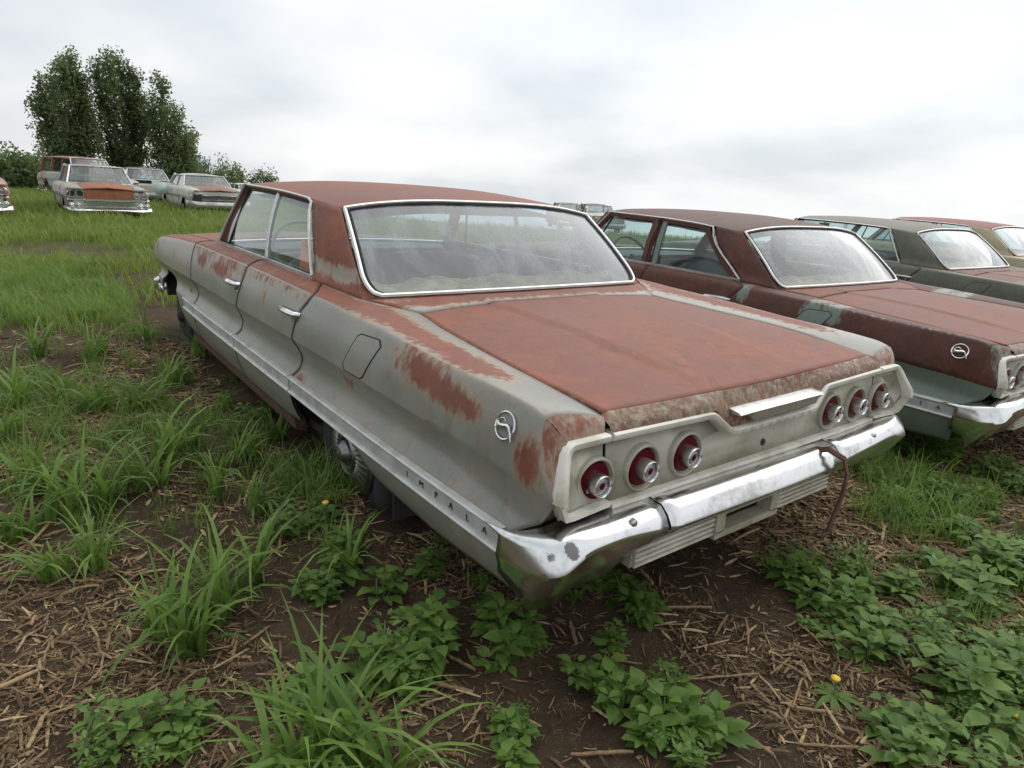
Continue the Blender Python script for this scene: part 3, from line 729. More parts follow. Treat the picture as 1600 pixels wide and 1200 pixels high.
    if full:   # faint raised letters along the rail between the lamps
        for ch, x in zip('CHEVROLET', np.linspace(-.185, .185, 9)):
            Vt, Ft = text_mesh(ch, .020, .0008, .0)
            mk('letter', [(x + a[0] * 1.3, .0115 - .0195 - a[2], .7555 + a[1]) for a in Vt], Ft, M['panel'], rc, smooth=False)
    endp = [(.932, -.018, .706), (.930, -.014, .735), (.905, .014, .790), (.893, .026, .816), (.882, .031, .829), (.862, .034, .838), (.735, .035, .838)]
    rail('tail_rail', [(-x, y, z) for x, y, z in endp], prof, M['rail'])
    rail('tail_rail', endp[::-1], prof, M['rail'])
    lp = [(0, -.025), (-.001, .012), (.012, .012), (.013, -.025)]
    lowe = [(.724, .022, .640), (.86, .010, .641), (.895, .004, .648), (.926, -.010, .700)]
    rail('lower_rail', [(-.714, .022, .640), (.714, .022, .640)], lp, M['rail'])
    rail('lower_rail', lowe, [(-a, b_) for a, b_ in lp][::-1], M['rail'])
    rail('lower_rail', [(-x, y, z) for x, y, z in lowe[::-1]], [(-a, b_) for a, b_ in lp][::-1], M['rail'])
    b = MB(); b.lathe([(0, .003), (.009, .003), (.012, .001), (.013, -.004)], 14, (0, yp(.672) - .002, .672), 'y', -1); b.build('lock_hole_disc', M['ink'], tp)  # flat black disc in place of the darkness inside the hole
    for x, yl, zl in ((.769, .040, .711), (.588, .040, .712), (.404, .040, .714)):
        for sd in (-1, 1):
            c = (sd * x, yl, zl)
            b = MB(); b.lathe([(.070, -.006), (.069, .010), (.065, .015), (.061, .014), (.056, -.004), (.030, -.006)], 36, c, 'y', -1); lt = b.build('taillight', M['panel'], root)
            b = MB(); b.lathe([(.0560, .000), (.052, .008), (.042, .011), (.028, .008)], 36, c, 'y', -1); b.build('red_lens', M['red'], lt)
            b = MB(); b.lathe([(.0300, .0), (.0305, .036), (.0300, .042), (.0285, .044), (.026, .040), (.025, .032)], 32, c, 'y', -1); b.build('lamp_tube', M['chrome_d'], lt)
            b = MB(); b.lathe([(.026, .032), (.020, .036), (.010, .038)], 24, c, 'y', -1); b.build('clear_lens', M['clear'], lt)
            b = MB(); b.lathe([(.011, .037), (.006, .040), (0, .041)], 16, c, 'y', -1); b.build('lens_centre', M['red'], lt)
    # handle bar on the lip
    b = MB(); V = []
    for x, zt, zb in ((-.228, .822, .815), (-.17, .823, .811), (-.135, .823, .786), (.20, .823, .790), (.215, .823, .806), (.238, .822, .814)):
        V += [(x, .030, zt + .006), (x, -.008, zt), (x, -.014, zt - .005), (x, -.012, zb), (x, .02, zb - .002)]
    b.add(V, gridf(6, 5)); b.add(V[:5], [(0, 1, 2, 3, 4)]); b.add(V[-5:], [(4, 3, 2, 1, 0)]); b.build('lid_handle', M['trim'], lid, 50, smooth=False)
    # ---- rear bumper: top edge, ridge, underside edge
    ST = st['bumper']
    for name, rows in ST:
        rows = np.array(rows, float); n = len(rows); k = 5; uu = np.linspace(0, n - 1, (n - 1) * k + 1)
        D = [ctab(list(zip(range(n), rows[:, c]))) for c in range(9)]
        V = []
        for t in uu:
            q = np.array([float(d(t)) for d in D]); a, r_, c = q[:3], q[3:6], q[6:]
            out = (r_ - a); mid = lerp(a, r_, .5) + np.array((0, -.004, .006))
            V += [a + np.array((0, .065, .006)), a, lerp(a, r_, .12) + np.array((0, -.002, .002)), mid, lerp(a, r_, .88) + np.array((0, -.002, .002)), r_, lerp(r_, c, .06) + np.array((0, -.001, 0)), lerp(r_, c, .5) + np.array((0, -.006, 0)), c]
        b = MB(); b.add(V, gridf(len(uu), 9)); bp = b.build(name, M['chrome_scuffed'] if 'bolts' in st and name == 'bumper_end' else M['chrome'], root, 42, .005)
        if 'bolts' in st and name == 'bumper_end':
            for c, s in st['bolts']:
                if (c[0] < 0) == (rows[0][0] < 0):
                    b = MB(); b.lathe([(0, .006), (.009, .005), (.0135, .002), (.0145, -.008)], 14, c, 'y', -1); b.build('bumper_bolt', M['chrome_d'], bp)
    # ribbed lower bar and plate recess
    if st.get('lower_bar', True):
        b = MB(); b.box((-.458, .008, .478), (.36, .03, .085)); b.box((.222, .008, .478), (.335, .03, .085)); lb = b.build('lower_bar', M['panel'], root, smooth=False)
        for x0, x1 in ((-.635, -.285), (.06, .385)):
            for k in range(5):
                b = MB(); b.box(((x0 + x1) / 2, -.012, .445 + .0165 * k), (x1 - x0, .018, .009)); b.build('rib', M['rail'], lb, smooth=False)
        b = MB(); b.box((-.115, .045, .47), (.33, .01, .09)); pr_ = b.build('plate_recess', M['rustbar'], root, smooth=False)
        for c, d in (((-.115, -.002, .513), (.34, .05, .016)), ((-.115, -.002, .437), (.34, .05, .022)), ((-.262, -.002, .475), (.045, .05, .06)), ((.032, -.002, .475), (.045, .05, .06))):
            b = MB(); b.box(c, d); b.build('plate_frame', M['panel'], pr_, smooth=False)
    # ---- wheels
    for sd in (-1, 1):
        for yw in (1.35, 4.42):
            c = (sd * .765, yw, .335)
            b = MB(); b.lathe([(.20, .075), (.215, .09), (.26, .10), (.31, .095), (.335, .075), (.345, .04), (.346, 0), (.345, -.04), (.335, -.075), (.30, -.09), (.20, -.08)], 48, c, 'x', sd)
            b.v = [(x + (sd * .025 * max(0, (GZ + .10 - z) / .10) * (1 if abs(x) > .765 else -1) if z < GZ + .10 else 0), y, max(z, GZ - .012)) for x, y, z in b.v]
            w = b.build('wheel', M['black'], root, 50)
            b = MB()
            b.lathe([(.205, .082), (.200, .095), (.19, .100), (.183, .096), (.178, .104), (.14, .112), (.095, .116), (.088, .106), (.082, .118), (.074, .124), (.060, .120), (.056, .104), (.05, .126), (.03, .150), (.0, .158)], 72, c, 'x', sd,
                    mod=lambda i, k: (.0035 if k % 2 else -.0015) if i in (5, 6) else 0)
            b.build('hubcap', M['hub'] if yw < 2 else M['black'], w, 20)  # front caps are black: the shade of the arch put into their colour
    b = MB(); b.box((-.80, .95, .26), (.14, .012, .12)); b.build('mud_flap', M['black'], root, smooth=False)
    # ---- interior
    sm = st.get('seat', M['seat'])
    def cushion(name, c, d, tilt=0, r=.05):
        V = []; n = 14; mm = 8
        for i in range(n):
            for j in range(mm * 4):
                pass
        b = MB(); x0, y0, z0 = c; a, bb, h = d
        ring = []
        for k in range(24):
            an = 2 * math.pi * k / 24; e = .55
            cx = math.copysign(abs(math.cos(an))**e, math.cos(an)); sz = math.copysign(abs(math.sin(an))**e, math.sin(an))
            ring.append((cx * bb / 2, sz * h / 2))
        for i in range(n):
            u = -1 + 2 * i / (n - 1); k = (1 - abs(u)**8)**.35 if abs(u) < 1 else .55
            k = max(k, .6)
            for py, pz in ring: V.append((x0 + u * a / 2, y0 + py * k + tilt * pz, z0 + pz * k))
        b.add(V, gridf(n, 24) + [(i * 24 + 23, (i + 1) * 24 + 23, (i + 1) * 24, i * 24) for i in range(n - 1)] + [tuple(range(24)), tuple(range((n - 1) * 24 + 23, (n - 1) * 24 - 1, -1))])
        return b.build(name, sm, root, 60)
    cushion('rear_seat_back', (0, 1.72, .70), (1.40, .16, .50), -.25)
    cushion('rear_seat_cushion', (0, 2.02, .48), (1.42, .55, .16))
    cushion('front_seat_back', (0, 2.72, .72), (1.42, .15, .56), -.22)
    cushion('front_seat_cushion', (0, 2.98, .48), (1.42, .50, .16))
    b = MB(); V = []
    for y, z in ((3.66, .975), (3.40, .972), (3.34, .95), (3.34, .84), (3.42, .74), (3.50, .60)):
        for x in np.linspace(-.79, .79, 7): V.append((x, y, z))
    b.add(V, gridf(6, 7)); b.build('dashboard', M['seat2'] if full else M['dark'], root, 30)
    b = MB(); cc = Vector((-.38, 3.10, .965)); ax = Vector((0, -.82, .57)).normalized(); ua = Vector((1, 0, 0)); va = ax.cross(ua)
    b.tube([cc + (ua * math.cos(k / 32 * 2 * math.pi) + va * math.sin(k / 32 * 2 * math.pi)) * .205 for k in range(32)], .0125, 8, True)
    for an in (-.15, math.pi + .15): b.tube([cc - ax * .03, cc + (ua * math.cos(an) + va * math.sin(an)) * .2], .010, 6)
    b.tube([cc + ax * .01, cc - ax * .35], .03, 10); b.build('steering_wheel', st.get('wheelm', M['wheel_pale']), root, 50)
    V = []
    for i in range(10):
        for u in np.linspace(-1, 1, 40):
            y = lerp(1.37 - .07 * (1 - u * u), 1.68, i / 9); p = (u * .76, y, .935); V.append((p[0], p[1], p[2] + .02 + .10 * float(fbm(np.array(p), 7.)) * (1 - abs(2 * i / 9 - 1)**2)))
    mk('parcel_shelf', V, gridf(10, 40, flip=True), M['shelf'], root, 60, solid=.01)
    for sd in (-1, 1):
        b = MB(); V = []
        for y in np.linspace(1.78, 3.4, 14):
            for z, o in ((.975, .822), (.93, .812), (.70, .815), (.40, .82)): V.append((sd * o, y, z))
        b.add(V, gridf(14, 4, flip=sd < 0)); b.build('door_lining', sm, root, 30)
    b = MB(); b.box((0, 3.16, 1.275), (.20, .018, .05)); b.tube([(0, 3.17, 1.29), (0, 3.11, 1.35)], .006, 6); b.build('rear_view_mirror', M['black'], root, smooth=False)
    return root

def rust1(part, V, p):
    x, y, z = np.abs(V[:, 0]), V[:, 1], V[:, 2]; n = fbm(V, 4.3); left = V[:, 0] < 0
    def blob(cy, cz, ry, rz_, sl=0.): return np.clip(1.22 - np.sqrt(((y - cy) / ry)**2 + ((z - cz - sl * (y - cy)) / rz_)**2), 0, 1)
    if part in ('roof', 'hood'): return np.full(len(V), 1.0)
    if part == 'trunk_lid':
        e = np.minimum(np.clip((XI(y) - x) / .045, 0, 1), 1); return .62 + .5 * e * np.ones_like(x)
    if part == 'tulip_panel':
        return .95 - .62 * np.clip((1.225 - y) / .05, 0, 1) - .25 * (x > .60)
    if part == 'roof_pillar':
        return np.clip(1.05 - .95 * np.exp(-((z - 1.045 - .05 * (y - 1.6)) / .045)**2) * np.clip(.35 + 1.3 * n, 0, 1), 0, 1.1)
    if part == 'quarter_end': return .34 + .35 * n
    r = np.full(len(V), .05)
    top = p < 1.0
    if part == 'quarter_panel':
        t = np.clip(p, 0, 1)
        band = np.exp(-((t - .62) / .30)**2) * np.clip((y - .22) / .2, 0, 1) * 1.0
        r = np.where(top, .18 + .75 * band + .25 * (y > 1.2), r)
        r = np.where(~top, np.maximum(r, blob(.55, .864, .34, .066, .09) * (.50 + .75 * n)), r)
        r = np.where(~top, np.maximum(r, .8 * blob(.10, .775, .075, .10)), r)
        r = np.where(~top & (p < 1.14), r + .26 - 1.8 * (p - 1), r)
        r = np.maximum(r, .5 * blob(1.16, .70, .10, .06)); r = np.maximum(r, .48 * blob(1.62, .59, .06, .05))
        r = np.where(p > 3.6, r + .18, r)
    elif part == 'front_door':
        r = np.where(top, .75, r); r = np.maximum(r, .72 * blob(3.25, .90, .22, .075)); r = np.maximum(r, .76 * blob(2.85, .90, .34, .07)); r = np.where((p > 1) & (p < 1.35), np.maximum(r, .58 - .5 * (p - 1)), r)
    elif part == 'rear_door':
        r = np.where(top, .74, r); r = np.maximum(r, .52 * blob(2.05, .88, .07, .07)); r = np.where((p > 1) & (p < 1.25), np.maximum(r, .56 - .8 * (p - 1)), r); r = np.where(p > 3.7, r + .14, r)
    elif part == 'front_fender':
        r = np.where(top, .85, .25); r = np.maximum(r, .5 * blob(4.9, .82, .25, .12)); r = np.maximum(r, .42 * blob(4.1, .84, .25, .09))
    elif part == 'lower_quarter_panel': r = np.full(len(V), .12)
    return r
def rust2(part, V, p):
    x, y, z = np.abs(V[:, 0]), V[:, 1], V[:, 2]
    if part == 'quarter_end': return np.full(len(V), .55)
    if part == 'quarter_panel':
        r = np.where(z > ZM(y) - .035 * fbm(V, 3), 1.0, .12)
        for cy, cz, a in ((1.02, .90, .09), (.88, .90, .07), (1.5, .93, .06)): r = r - .75 * np.clip(1.3 - np.hypot((y - cy) / a, (z - cz) / .09), 0, 1)
        r = r - .40 * np.exp(-((p - .98) / .10)**2) * (y < .8)
        return r
    if p is not None and len(V): return np.where(z > ZM(y) - .03, .92, .15)
    return np.full(len(V), 1.05)
def rust3(part, V, p):
    x, y, z = np.abs(V[:, 0]), V[:, 1], V[:, 2]
    if part in ('trunk_lid', 'tulip_panel'): return .42 + .45 * (y > .8) * np.ones_like(x)
    if part == 'roof': return np.full(len(V), .36)
    return np.full(len(V), .22)
def rust4(part, V, p):
    if part in ('roof', 'trunk_lid', 'hood'): return np.full(len(V), 1.0)
    return np.full(len(V), .12)

def bumper_rows():
    # top (x,y,z), ridge, lower edge
    L = [(-.984, .142, .572, -.990, .140, .520, -.972, .150, .455),
         (-.975, .060, .582, -.985, .046, .520, -.958, .075, .415),
         (-.950, .000, .600, -.966, -.030, .532, -.915, .080, .360),
         (-.915, -.024, .612, -.925, -.062, .550, -.880, .050, .372),
         (-.850, -.030, .622, -.845, -.066, .585, -.835, .005, .445),
         (-.760, -.031, .622, -.755, -.068, .590, -.755, -.030, .480),
         (-.575, -.032, .620, -.575, -.070, .566, -.620, -.030, .520)]
    C = [(-.568, -.032, .622, -.566, -.072, .568, -.600, -.028, .522), (-.3, -.034, .622, -.29, -.076, .568, -.29, -.028, .522), (0, -.035, .620, .01, -.078, .566, .01, -.028, .522), (.33, -.033, .618, .335, -.074, .566, .335, -.028, .520)]
    Rr = [(.342, -.033, .618, .345, -.070, .564, .345, -.026, .505), (.55, -.031, .622, .54, -.068, .580, .54, -.02, .500), (.70, -.03, .628, .70, -.064, .588, .71, .0, .480),
          (.82, -.02, .630, .845, -.058, .570, .84, .03, .440), (.905, .005, .622, .925, -.030, .550, .90, .07, .400), (.945, .05, .600, .962, .03, .530, .935, .10, .41), (.962, .14, .575, .972, .14, .520, .955, .15, .455)]
    return [('bumper_end', L), ('rear_bumper', C), ('bumper_end', Rr)]
def bumper_sym():
    L = bumper_rows()[0][1]
    Rr = [(-a[0], a[1], a[2], -a[3], a[4], a[5], -a[6], a[7], a[8]) for a in L[::-1]]
    C = [(-.568, -.032, .622, -.566, -.072, .568, -.600, -.028, .522), (0, -.035, .62, 0, -.078, .566, 0, -.028, .522), (.568, -.032, .622, .566, -.072, .568, .600, -.028, .522)]
    return [('bumper_end', L), ('rear_bumper', C), ('bumper_end', Rr)]

build_sedan('rusty silver-grey hardtop sedan in front, tail lamps and chrome bumper towards the viewer', (0, 0, -GZ), 0,
            dict(body=M['body1'], rust=rust1, lip=M['lip1'], lip_rust=.62, bumper=bumper_rows(), bolts=[((-.70, -.0555, .612), 1), ((.60, -.054, .612), 1), ((-.80, -.040, .530), 1), ((-.90, .0, .460), 1)]))
build_sedan('dark maroon and green sedan with window posts, second from the front', (2.80, -.08, -GZ - .08), math.radians(-1.9),
            dict(body=M['body2'], deck=M['deck2'], roof=M['body2'], rust=rust2, posts=True, bumper=bumper_sym(), seat=M['seat2'], wheelm=M['wheel_black']))
build_sedan('olive grey-green sedan parked third in the row, beyond the maroon one', (6.20, .22, -GZ - .09), math.radians(-2.0),
            dict(body=M['body3'], rust=rust3, bumper=bumper_sym(), seat=M['seat2'], full=False))
build_sedan('cream sedan with a red roof at the far right end of the row', (9.85, .75, -GZ - .07), math.radians(-2.0),
            dict(body=M['body4'], rust=rust4, bumper=bumper_sym(), seat=M['seat2'], full=False))

# ------------------------------------------------------------------ things on and in the front car
def strap():
    b = MB(); P = [(.225, .01, .575), (.255, -.06, .60), (.285, -.105, .575), (.30, -.118, .52), (.305, -.115, .44), (.298, -.105, .36), (.287, -.10, .295)]
    P = [(x, y, z - GZ + .03) for x, y, z in P]
    b.sweep(P, [(-.009, -.004), (.009, -.004), (.009, .004), (-.009, .004)], up=(0, -1, .6))
    o = b.build('iron_strap', M['rustbar'], None, 50); tag(o, 'bent rusty iron strap hooked over the chrome rear bumper', 'strap')
strap()
V = []
for i in range(9):
    for j in range(9):
        u, v = i / 8, j / 8
        V.append((-.772 + .012 * math.sin(6 * u + 2 * v) + .02 * u, 2.065 - .035 * v + .20 * u * (.25 + .75 * v), 1.13 - .16 * v + .02 * math.sin(5 * u) * v - GZ))
tag(mk('orange_cloth', V, gridf(9, 9), M['orange'], None, 180, solid=.006), 'bright orange cloth lying inside behind the rear side window', 'cloth')

# ------------------------------------------------------------------ terrain
def hgt(x, y):
    x, y = np.asarray(x, float), np.asarray(y, float)
    sm = lambda t: np.clip(t, 0, 1)**2 * (3 - 2 * np.clip(t, 0, 1))
    h = -.07 * sm((x - .9) / 1.6)
    dx, dy = x - CAM_C[0], y - CAM_C[1]; r = np.hypot(dx, dy); az = np.degrees(np.arctan2(dx, dy))
    h = h + .095 * np.exp(-((x + .93) / .22)**2 - ((y - 1.15) / .42)**2)
    right = sm((az - 18) / 16)
    h = h - right * .022 * np.clip(r - 9, 0, 60) - .06 * np.clip(r - 34, 0, 3000) - (1 - right) * .10 * sm((r - 9) / 8)
    P = np.stack([x, y, 0 * x], -1)
    near = np.clip(1.3 - r / 40, .2, 1)
    return h + near * (.05 * (fbm(P + 9, .9, 2) - .5) + .035 * (fbm(P + 3, 4.3, 3) - .5))
def nonuni(a, b, step, far, g=1.16):
    l = list(np.arange(a, b + 1e-6, step)); s = step; lo = []; x = a
    while x > -far: s *= g; x -= s; lo.append(x)
    s = step; hi = []; x = l[-1]
    while x < far: s *= g; x += s; hi.append(x)
    return np.array(lo[::-1] + l + hi)
gx = nonuni(-3.2, 5.0, .035, 900); gy = nonuni(-1.6, 6.5, .035, 900)
GXX, GYY = np.meshgrid(gx, gy, indexing='ij'); GH = hgt(GXX, GYY)
P3 = np.stack([GXX, GYY, 0 * GXX], -1)
near = np.clip(1.5 - np.hypot(GXX + 1.9, GYY + 1.0) / 6, 0, 1)
GH = GH + near * (.030 * (fbm(P3, 11, 3) - .5) + .022 * (fbm(P3 + 5, 28, 2) - .5))
nxg, nyg = len(gx), len(gy)
idx = np.arange(nxg * nyg).reshape(nxg, nyg)
F = np.stack([idx[:-1, :-1], idx[1:, :-1], idx[1:, 1:], idx[:-1, 1:]], -1).reshape(-1, 4)

t = NT('soil'); o = t.obj()
a = t.noise(o, 2.2, 8, .62); b_ = t.noise(o, 30, 6, .7); c_ = t.noise(o, 140, 4, .7)
col = t.mix(t.sst(a, .35, .68), (.058, .039, .024), (.108, .074, .045))
col = t.mix(t.math('MULTIPLY', t.sst(b_, .48, .66), .6), col, (.11, .078, .048))
col = t.mix(t.math('MULTIPLY', t.sst(c_, .57, .68), .75), col, (.22, .155, .09))
col = t.mix(t.math('MULTIPLY', t.sst(t.noise(t.obj((1, 4, 1)), 38, 5, .7, 1.5), .56, .68), .5), col, (.17, .12, .072))
ge = t.n('ShaderNodeNewGeometry'); pos = ge.outputs['Position']
ds = t.n('ShaderNodeVectorMath', {0: pos, 1: (-1.9, -1.0, 0.0)}, operation='DISTANCE').outputs['Value']
gm = t.math('MULTIPLY', t.sst(ds, 7., 20.), t.sst(t.noise(pos, .35, 5, .6), .25, .45))
col = t.mix(gm, col, t.mix(t.sst(t.noise(pos, 1.3, 5, .6), .35, .65), (.055, .085, .022), (.10, .13, .04)))
t.bsdf(Base_Color=col, Roughness=.95, Specular_IOR_Level=.2, Normal=t.bump(t.math('ADD', t.math('MULTIPLY', b_, 1.), t.math('MULTIPLY', c_, .5)), .9, .03))
g = mk('ground', np.stack([GXX, GYY, GH], -1).reshape(-1, 3), F, t.m, None, 180)
g['kind'] = 'structure'

# ------------------------------------------------------------------ plants
def leaf_mat(name, dark, light, tipc=None, trans=.35, rough=.5):
    t = NT(name); ti = t.attr('tint'); oi = t.n('ShaderNodeObjectInfo').outputs['Random']
    c = t.mix(t.math('ADD', t.math('MULTIPLY', ti, .75), t.math('MULTIPLY', oi, .25)), dark, light)
    if tipc: c = t.mix(t.sst(ti, .93, .97), c, tipc)
    p = t.n('ShaderNodeBsdfPrincipled', {'Base Color': c, 'Roughness': rough, 'Specular IOR Level': .35})
    tr = t.n('ShaderNodeBsdfTranslucent', {'Color': t.mix(.35, c, (.22, .34, .03))})
    return t.surf(t.n('ShaderNodeMixShader', {0: trans, 1: p.outputs[0], 2: tr.outputs[0]}).outputs[0])
M['grass'] = leaf_mat('grass_blade', (.075, .155, .030), (.25, .385, .085), trans=.45)
M['grass_far'] = leaf_mat('field_grass', (.105, .155, .028), (.29, .36, .085), (.30, .26, .12), trans=.42)
M['weed'] = leaf_mat('weed_leaf', (.060, .140, .028), (.215, .335, .075), trans=.45)
M['tree_leaf'] = leaf_mat('tree_leaf', (.062, .095, .044), (.21, .26, .125), trans=.45)
M['stem'] = simple('green_stem', (.10, .15, .05), .7)
M['bark'] = simple('bark', (.11, .09, .07), .9, 0, .4, 6, .6)
M['yellow'] = simple('yellow_petals', (.75, .50, .02), .6, 0, .1)

def blade(rs, base, az, h, w, bend, ns=5, tint=None):
    """one curved grass blade: (2*(ns)+1) verts"""
    V = []; T = []; d = np.array((math.cos(az), math.sin(az), 0)); sdv = np.array((-d[1], d[0], 0))
    p = np.array(base, float); el = math.radians(86) - rs.rand() * .15; L = h / ns * 1.15; tt = rs.rand() if tint is None else tint
    for i in range(ns):
        ww = w * (1 - (i / ns)**1.8) * (.65 + .35 * min(1, i * .8 + .4))
        V += [p - sdv * ww / 2 + d * .0, p + sdv * ww / 2]; T += [tt * .9] * 2
        p = p + (d * math.cos(el) + np.array((0, 0, math.sin(el)))) * L; el -= bend / ns * (1 + .5 * i / ns)
    V.append(p); T.append(tt * .9)
    F = [(2 * i, 2 * i + 1, 2 * i + 3, 2 * i + 2) for i in range(ns - 1)] + [(2 * ns - 2, 2 * ns - 1, 2 * ns)]
    return V, F, T
def clump_mesh(seed, n, h, w, spread, bend, ns=6):
    rs = np.random.RandomState(seed); V = []; F = []; T = []
    for k in range(n):
        az = rs.rand() * 6.283; r = spread * rs.rand()**.7; q = rs.rand() * 6.283
        v, f, tt = blade(rs, (r * math.cos(q), r * math.sin(q), -.015), az, h * (.45 + .65 * rs.rand()), w * (.6 + .6 * rs.rand()), bend * (.35 + 1.0 * rs.rand()), ns)
        nb = len(V); V += v; F += [tuple(i + nb for i in a) for a in f]; T += tt
    return V, F, T
def me_only(name, V, F, mat, T):
    o = mk(name, V, F, mat, None, 180, {'tint': T}); me = o.data; bpy.data.objects.remove(o); return me
GRASS = [me_only('grass_clump', *clump_mesh(s, n, h, w, sp, bd)[:2], M['grass'], clump_mesh(s, n, h, w, sp, bd)[2]) for s, n, h, w, sp, bd in
         ((1, 30, .40, .021, .06, 2.1), (2, 24, .42, .024, .05, 2.3), (3, 38, .36, .018, .07, 1.9), (4, 15, .42, .020, .03, 1.8), (5, 54, .24, .008, .07, 1.5), (6, 32, .38, .020, .08, 2.4))]

def leaf(rs, p, az, el, L, W, tint):
    d = np.array((math.cos(az) * math.cos(el), math.sin(az) * math.cos(el), math.sin(el))); s = np.array((-math.sin(az), math.cos(az), 0)); n = np.cross(d, s); n = n if n[2] > 0 else -n
    V = []; prof = ((0, .06), (.18, .62), (.42, 1.0), (.70, .66), (1, .0)); droop = .25 + .3 * rs.rand()
    for t, w in prof:
        c = p + d * L * t - np.array((0, 0, L * droop * t * t))
        if w == 0: V.append(c)
        else: V += [c - s * W * w / 2 + n * W * .16 * w, c, c + s * W * w / 2 + n * W * .16 * w]
    F = []
    for i in range(3): a = 3 * i; F += [(a, a + 1, a + 4, a + 3), (a + 1, a + 2, a + 5, a + 4)]
    F += [(9, 10, 12), (10, 11, 12)]
    return V, F, [tint] * 13
def weed_mesh(seed, stems, h, L):
    rs = np.random.RandomState(seed); V = []; F = []; T = []; B = MB()
    for s in range(stems):
        az = rs.rand() * 6.283; lean = .25 + .65 * rs.rand() if s else .05; hh = h * (.55 + .6 * rs.rand()); p0 = np.array((rs.randn() * .012, rs.randn() * .012, -.012)); P = [p0]
        d = np.array((math.cos(az) * lean, math.sin(az) * lean, 1.)); d /= np.linalg.norm(d); nn = 4 + rs.randint(3)
        for k in range(1, nn + 1):
            P.append(p0 + d * hh * k / nn + rs.randn(3) * .004)
            a0 = rs.rand() * 6.283
            for q in range(2 if k < nn else 4):
                sz = L * (.65 + .55 * rs.rand()) * (1 - .25 * (k == nn)) ; a = a0 + q * (math.pi if k < nn else math.pi / 2) + rs.randn() * .3; pt = rs.rand() * .012 + .008
                b0 = P[-1] + np.array((math.cos(a), math.sin(a), .3)) * pt
                v, f, t_ = leaf(rs, b0, a, .15 + .5 * rs.rand() + (.2 if k == nn else 0), sz, sz * ((.26 if seed == 11 else .5) + .18 * rs.rand()), (rs.rand()**.8 if rs.rand() > .03 else 1.))
                nb = len(V); V += v; F += [tuple(i + nb for i in x) for x in f]; T += t_
        B.tube(P, [.0028] * (len(P) - 1) + [.0014], 4)
    return (V, F, T), B
WEEDS = []
for s, st_, h, L in ((11, 5, .20, .040), (12, 4, .07, .050), (1, 3, .10, .068), (2, 4, .13, .066), (3, 2, .09, .074), (4, 5, .15, .060), (5, 3, .12, .076), (6, 3, .17, .070)):
    (V, F, T), B = weed_mesh(s, st_, h, L)
    st_me = B.build('stem', M['stem']); sm_ = st_me.data; bpy.data.objects.remove(st_me)
    WEEDS.append((me_only('leaves', V, F, M['weed'], T), sm_))
def place(me, name, x, y, sc, label, cat, group, tilt=.08, sz=None):
    o = bpy.data.objects.new(name, me[0] if isinstance(me, tuple) else me); COL.objects.link(o)
    o.location = (x, y, float(hgt(x, y))); o.rotation_euler = (rnd.uniform(-tilt, tilt), rnd.uniform(-tilt, tilt), rnd.uniform(0, 6.28)); o.scale = (sc, sc, sc * (sz or 1))
    tag(o, label, cat, group); return o
def weed(x, y, sc, label, group):
    ms = WEEDS[rnd.randrange(len(WEEDS))]
    o = bpy.data.objects.new('broadleaf_weed', None); COL.objects.link(o); o.empty_display_size = .05
    o.location = (x, y, float(hgt(x, y))); o.rotation_euler = (rnd.uniform(-.1, .1), rnd.uniform(-.1, .1), rnd.uniform(0, 6.28)); o.scale = (sc, sc, sc * .75)
    tag(o, label, 'weed', group)
    for nm, me in zip(('leaves', 'stem'), ms):
        c = bpy.data.objects.new(nm, me); COL.objects.link(c); c.parent = o
def in_car(x, y):
    return (-.97 < x < .97 and .0 < y < 5.1) or (1.86 < x < 3.8 and -.1 < y < 5.1)
G1 = 'coarse grass clumps on the bare soil left of the front car'
for k, (px, py, s) in enumerate([(335, 965, 1.0), (300, 1015, .9), (255, 985, .75), (400, 905, .95), (365, 930, .9), (110, 800, 1.), (60, 765, .95), (165, 795, .9), (30, 840, .8), (550, 910, .85), (528, 880, .75), (85, 900, .7), (150, 890, .7), (262, 725, 1.), (235, 765, .9), (300, 705, .9), (190, 760, .8),
                                 (215, 645, .95), (160, 645, .9), (30, 640, 1.), (5, 690, .9), (100, 625, .8), (450, 745, .7), (480, 765, .65), (405, 805, .7), (505, 705, .65), (430, 690, .7), (340, 770, .8), (350, 640, .7), (270, 600, .8), (310, 560, .8), (60, 560, .9), (150, 560, .9), (230, 540, .9), (520, 740, .6), (380, 720, .7)]):
    p = pix(px, py); 
    wh = ('in the big double clump at lower left centre' if 240 <= px <= 410 and py > 880 else 'at the left edge, lower half' if px < 200 and py > 700 else 'left of the bumper corner' if px > 500 and py > 850 else 'beside the rear wheel' if px > 370 and py > 600 else 'in the middle of the left soil strip' if py > 680 else 'near the left edge at mid height' if px < 180 else 'below the front door')
    place(GRASS[k % 6], 'grass_clump', p[0], p[1], s, 'coarse green grass clump ' + wh, 'grass', 'coarse grass ' + wh, .1)
for px, py, s in ((545, 790, .8), (520, 775, .9), (575, 800, .6), (500, 800, .8), (470, 790, .8), (530, 815, .6), (440, 770, .8), (485, 740, .8)):
    p = pix(px, py); place(GRASS[4], 'grass_clump', p[0], p[1], s, 'fine spindly grass tuft in front of the rear wheel', 'grass', 'spindly grass by the rear wheel', .1)
for px, py, s, m_ in ((560, 1200, 1.0, 1), (500, 1215, 1.0, 0), (615, 1235, .9, 3), (455, 1235, .9, 5)):
    p = pix(px, py); place(GRASS[m_], 'grass_clump', p[0], p[1], s, 'bright grass clump at the bottom edge of the picture', 'grass', 'bright grass at the bottom edge', .1)
for px, py, s in ((1340, 905, .55), (1330, 700, .6), (1400, 690, .6), (1560, 730, .6), (1430, 720, .6)):
    p = pix(px, py); place(GRASS[3], 'grass_clump', p[0], p[1], s, 'thin grass tuft among the broadleaf weeds on the right', 'grass', 'grass tufts among the right-hand weeds', .1)
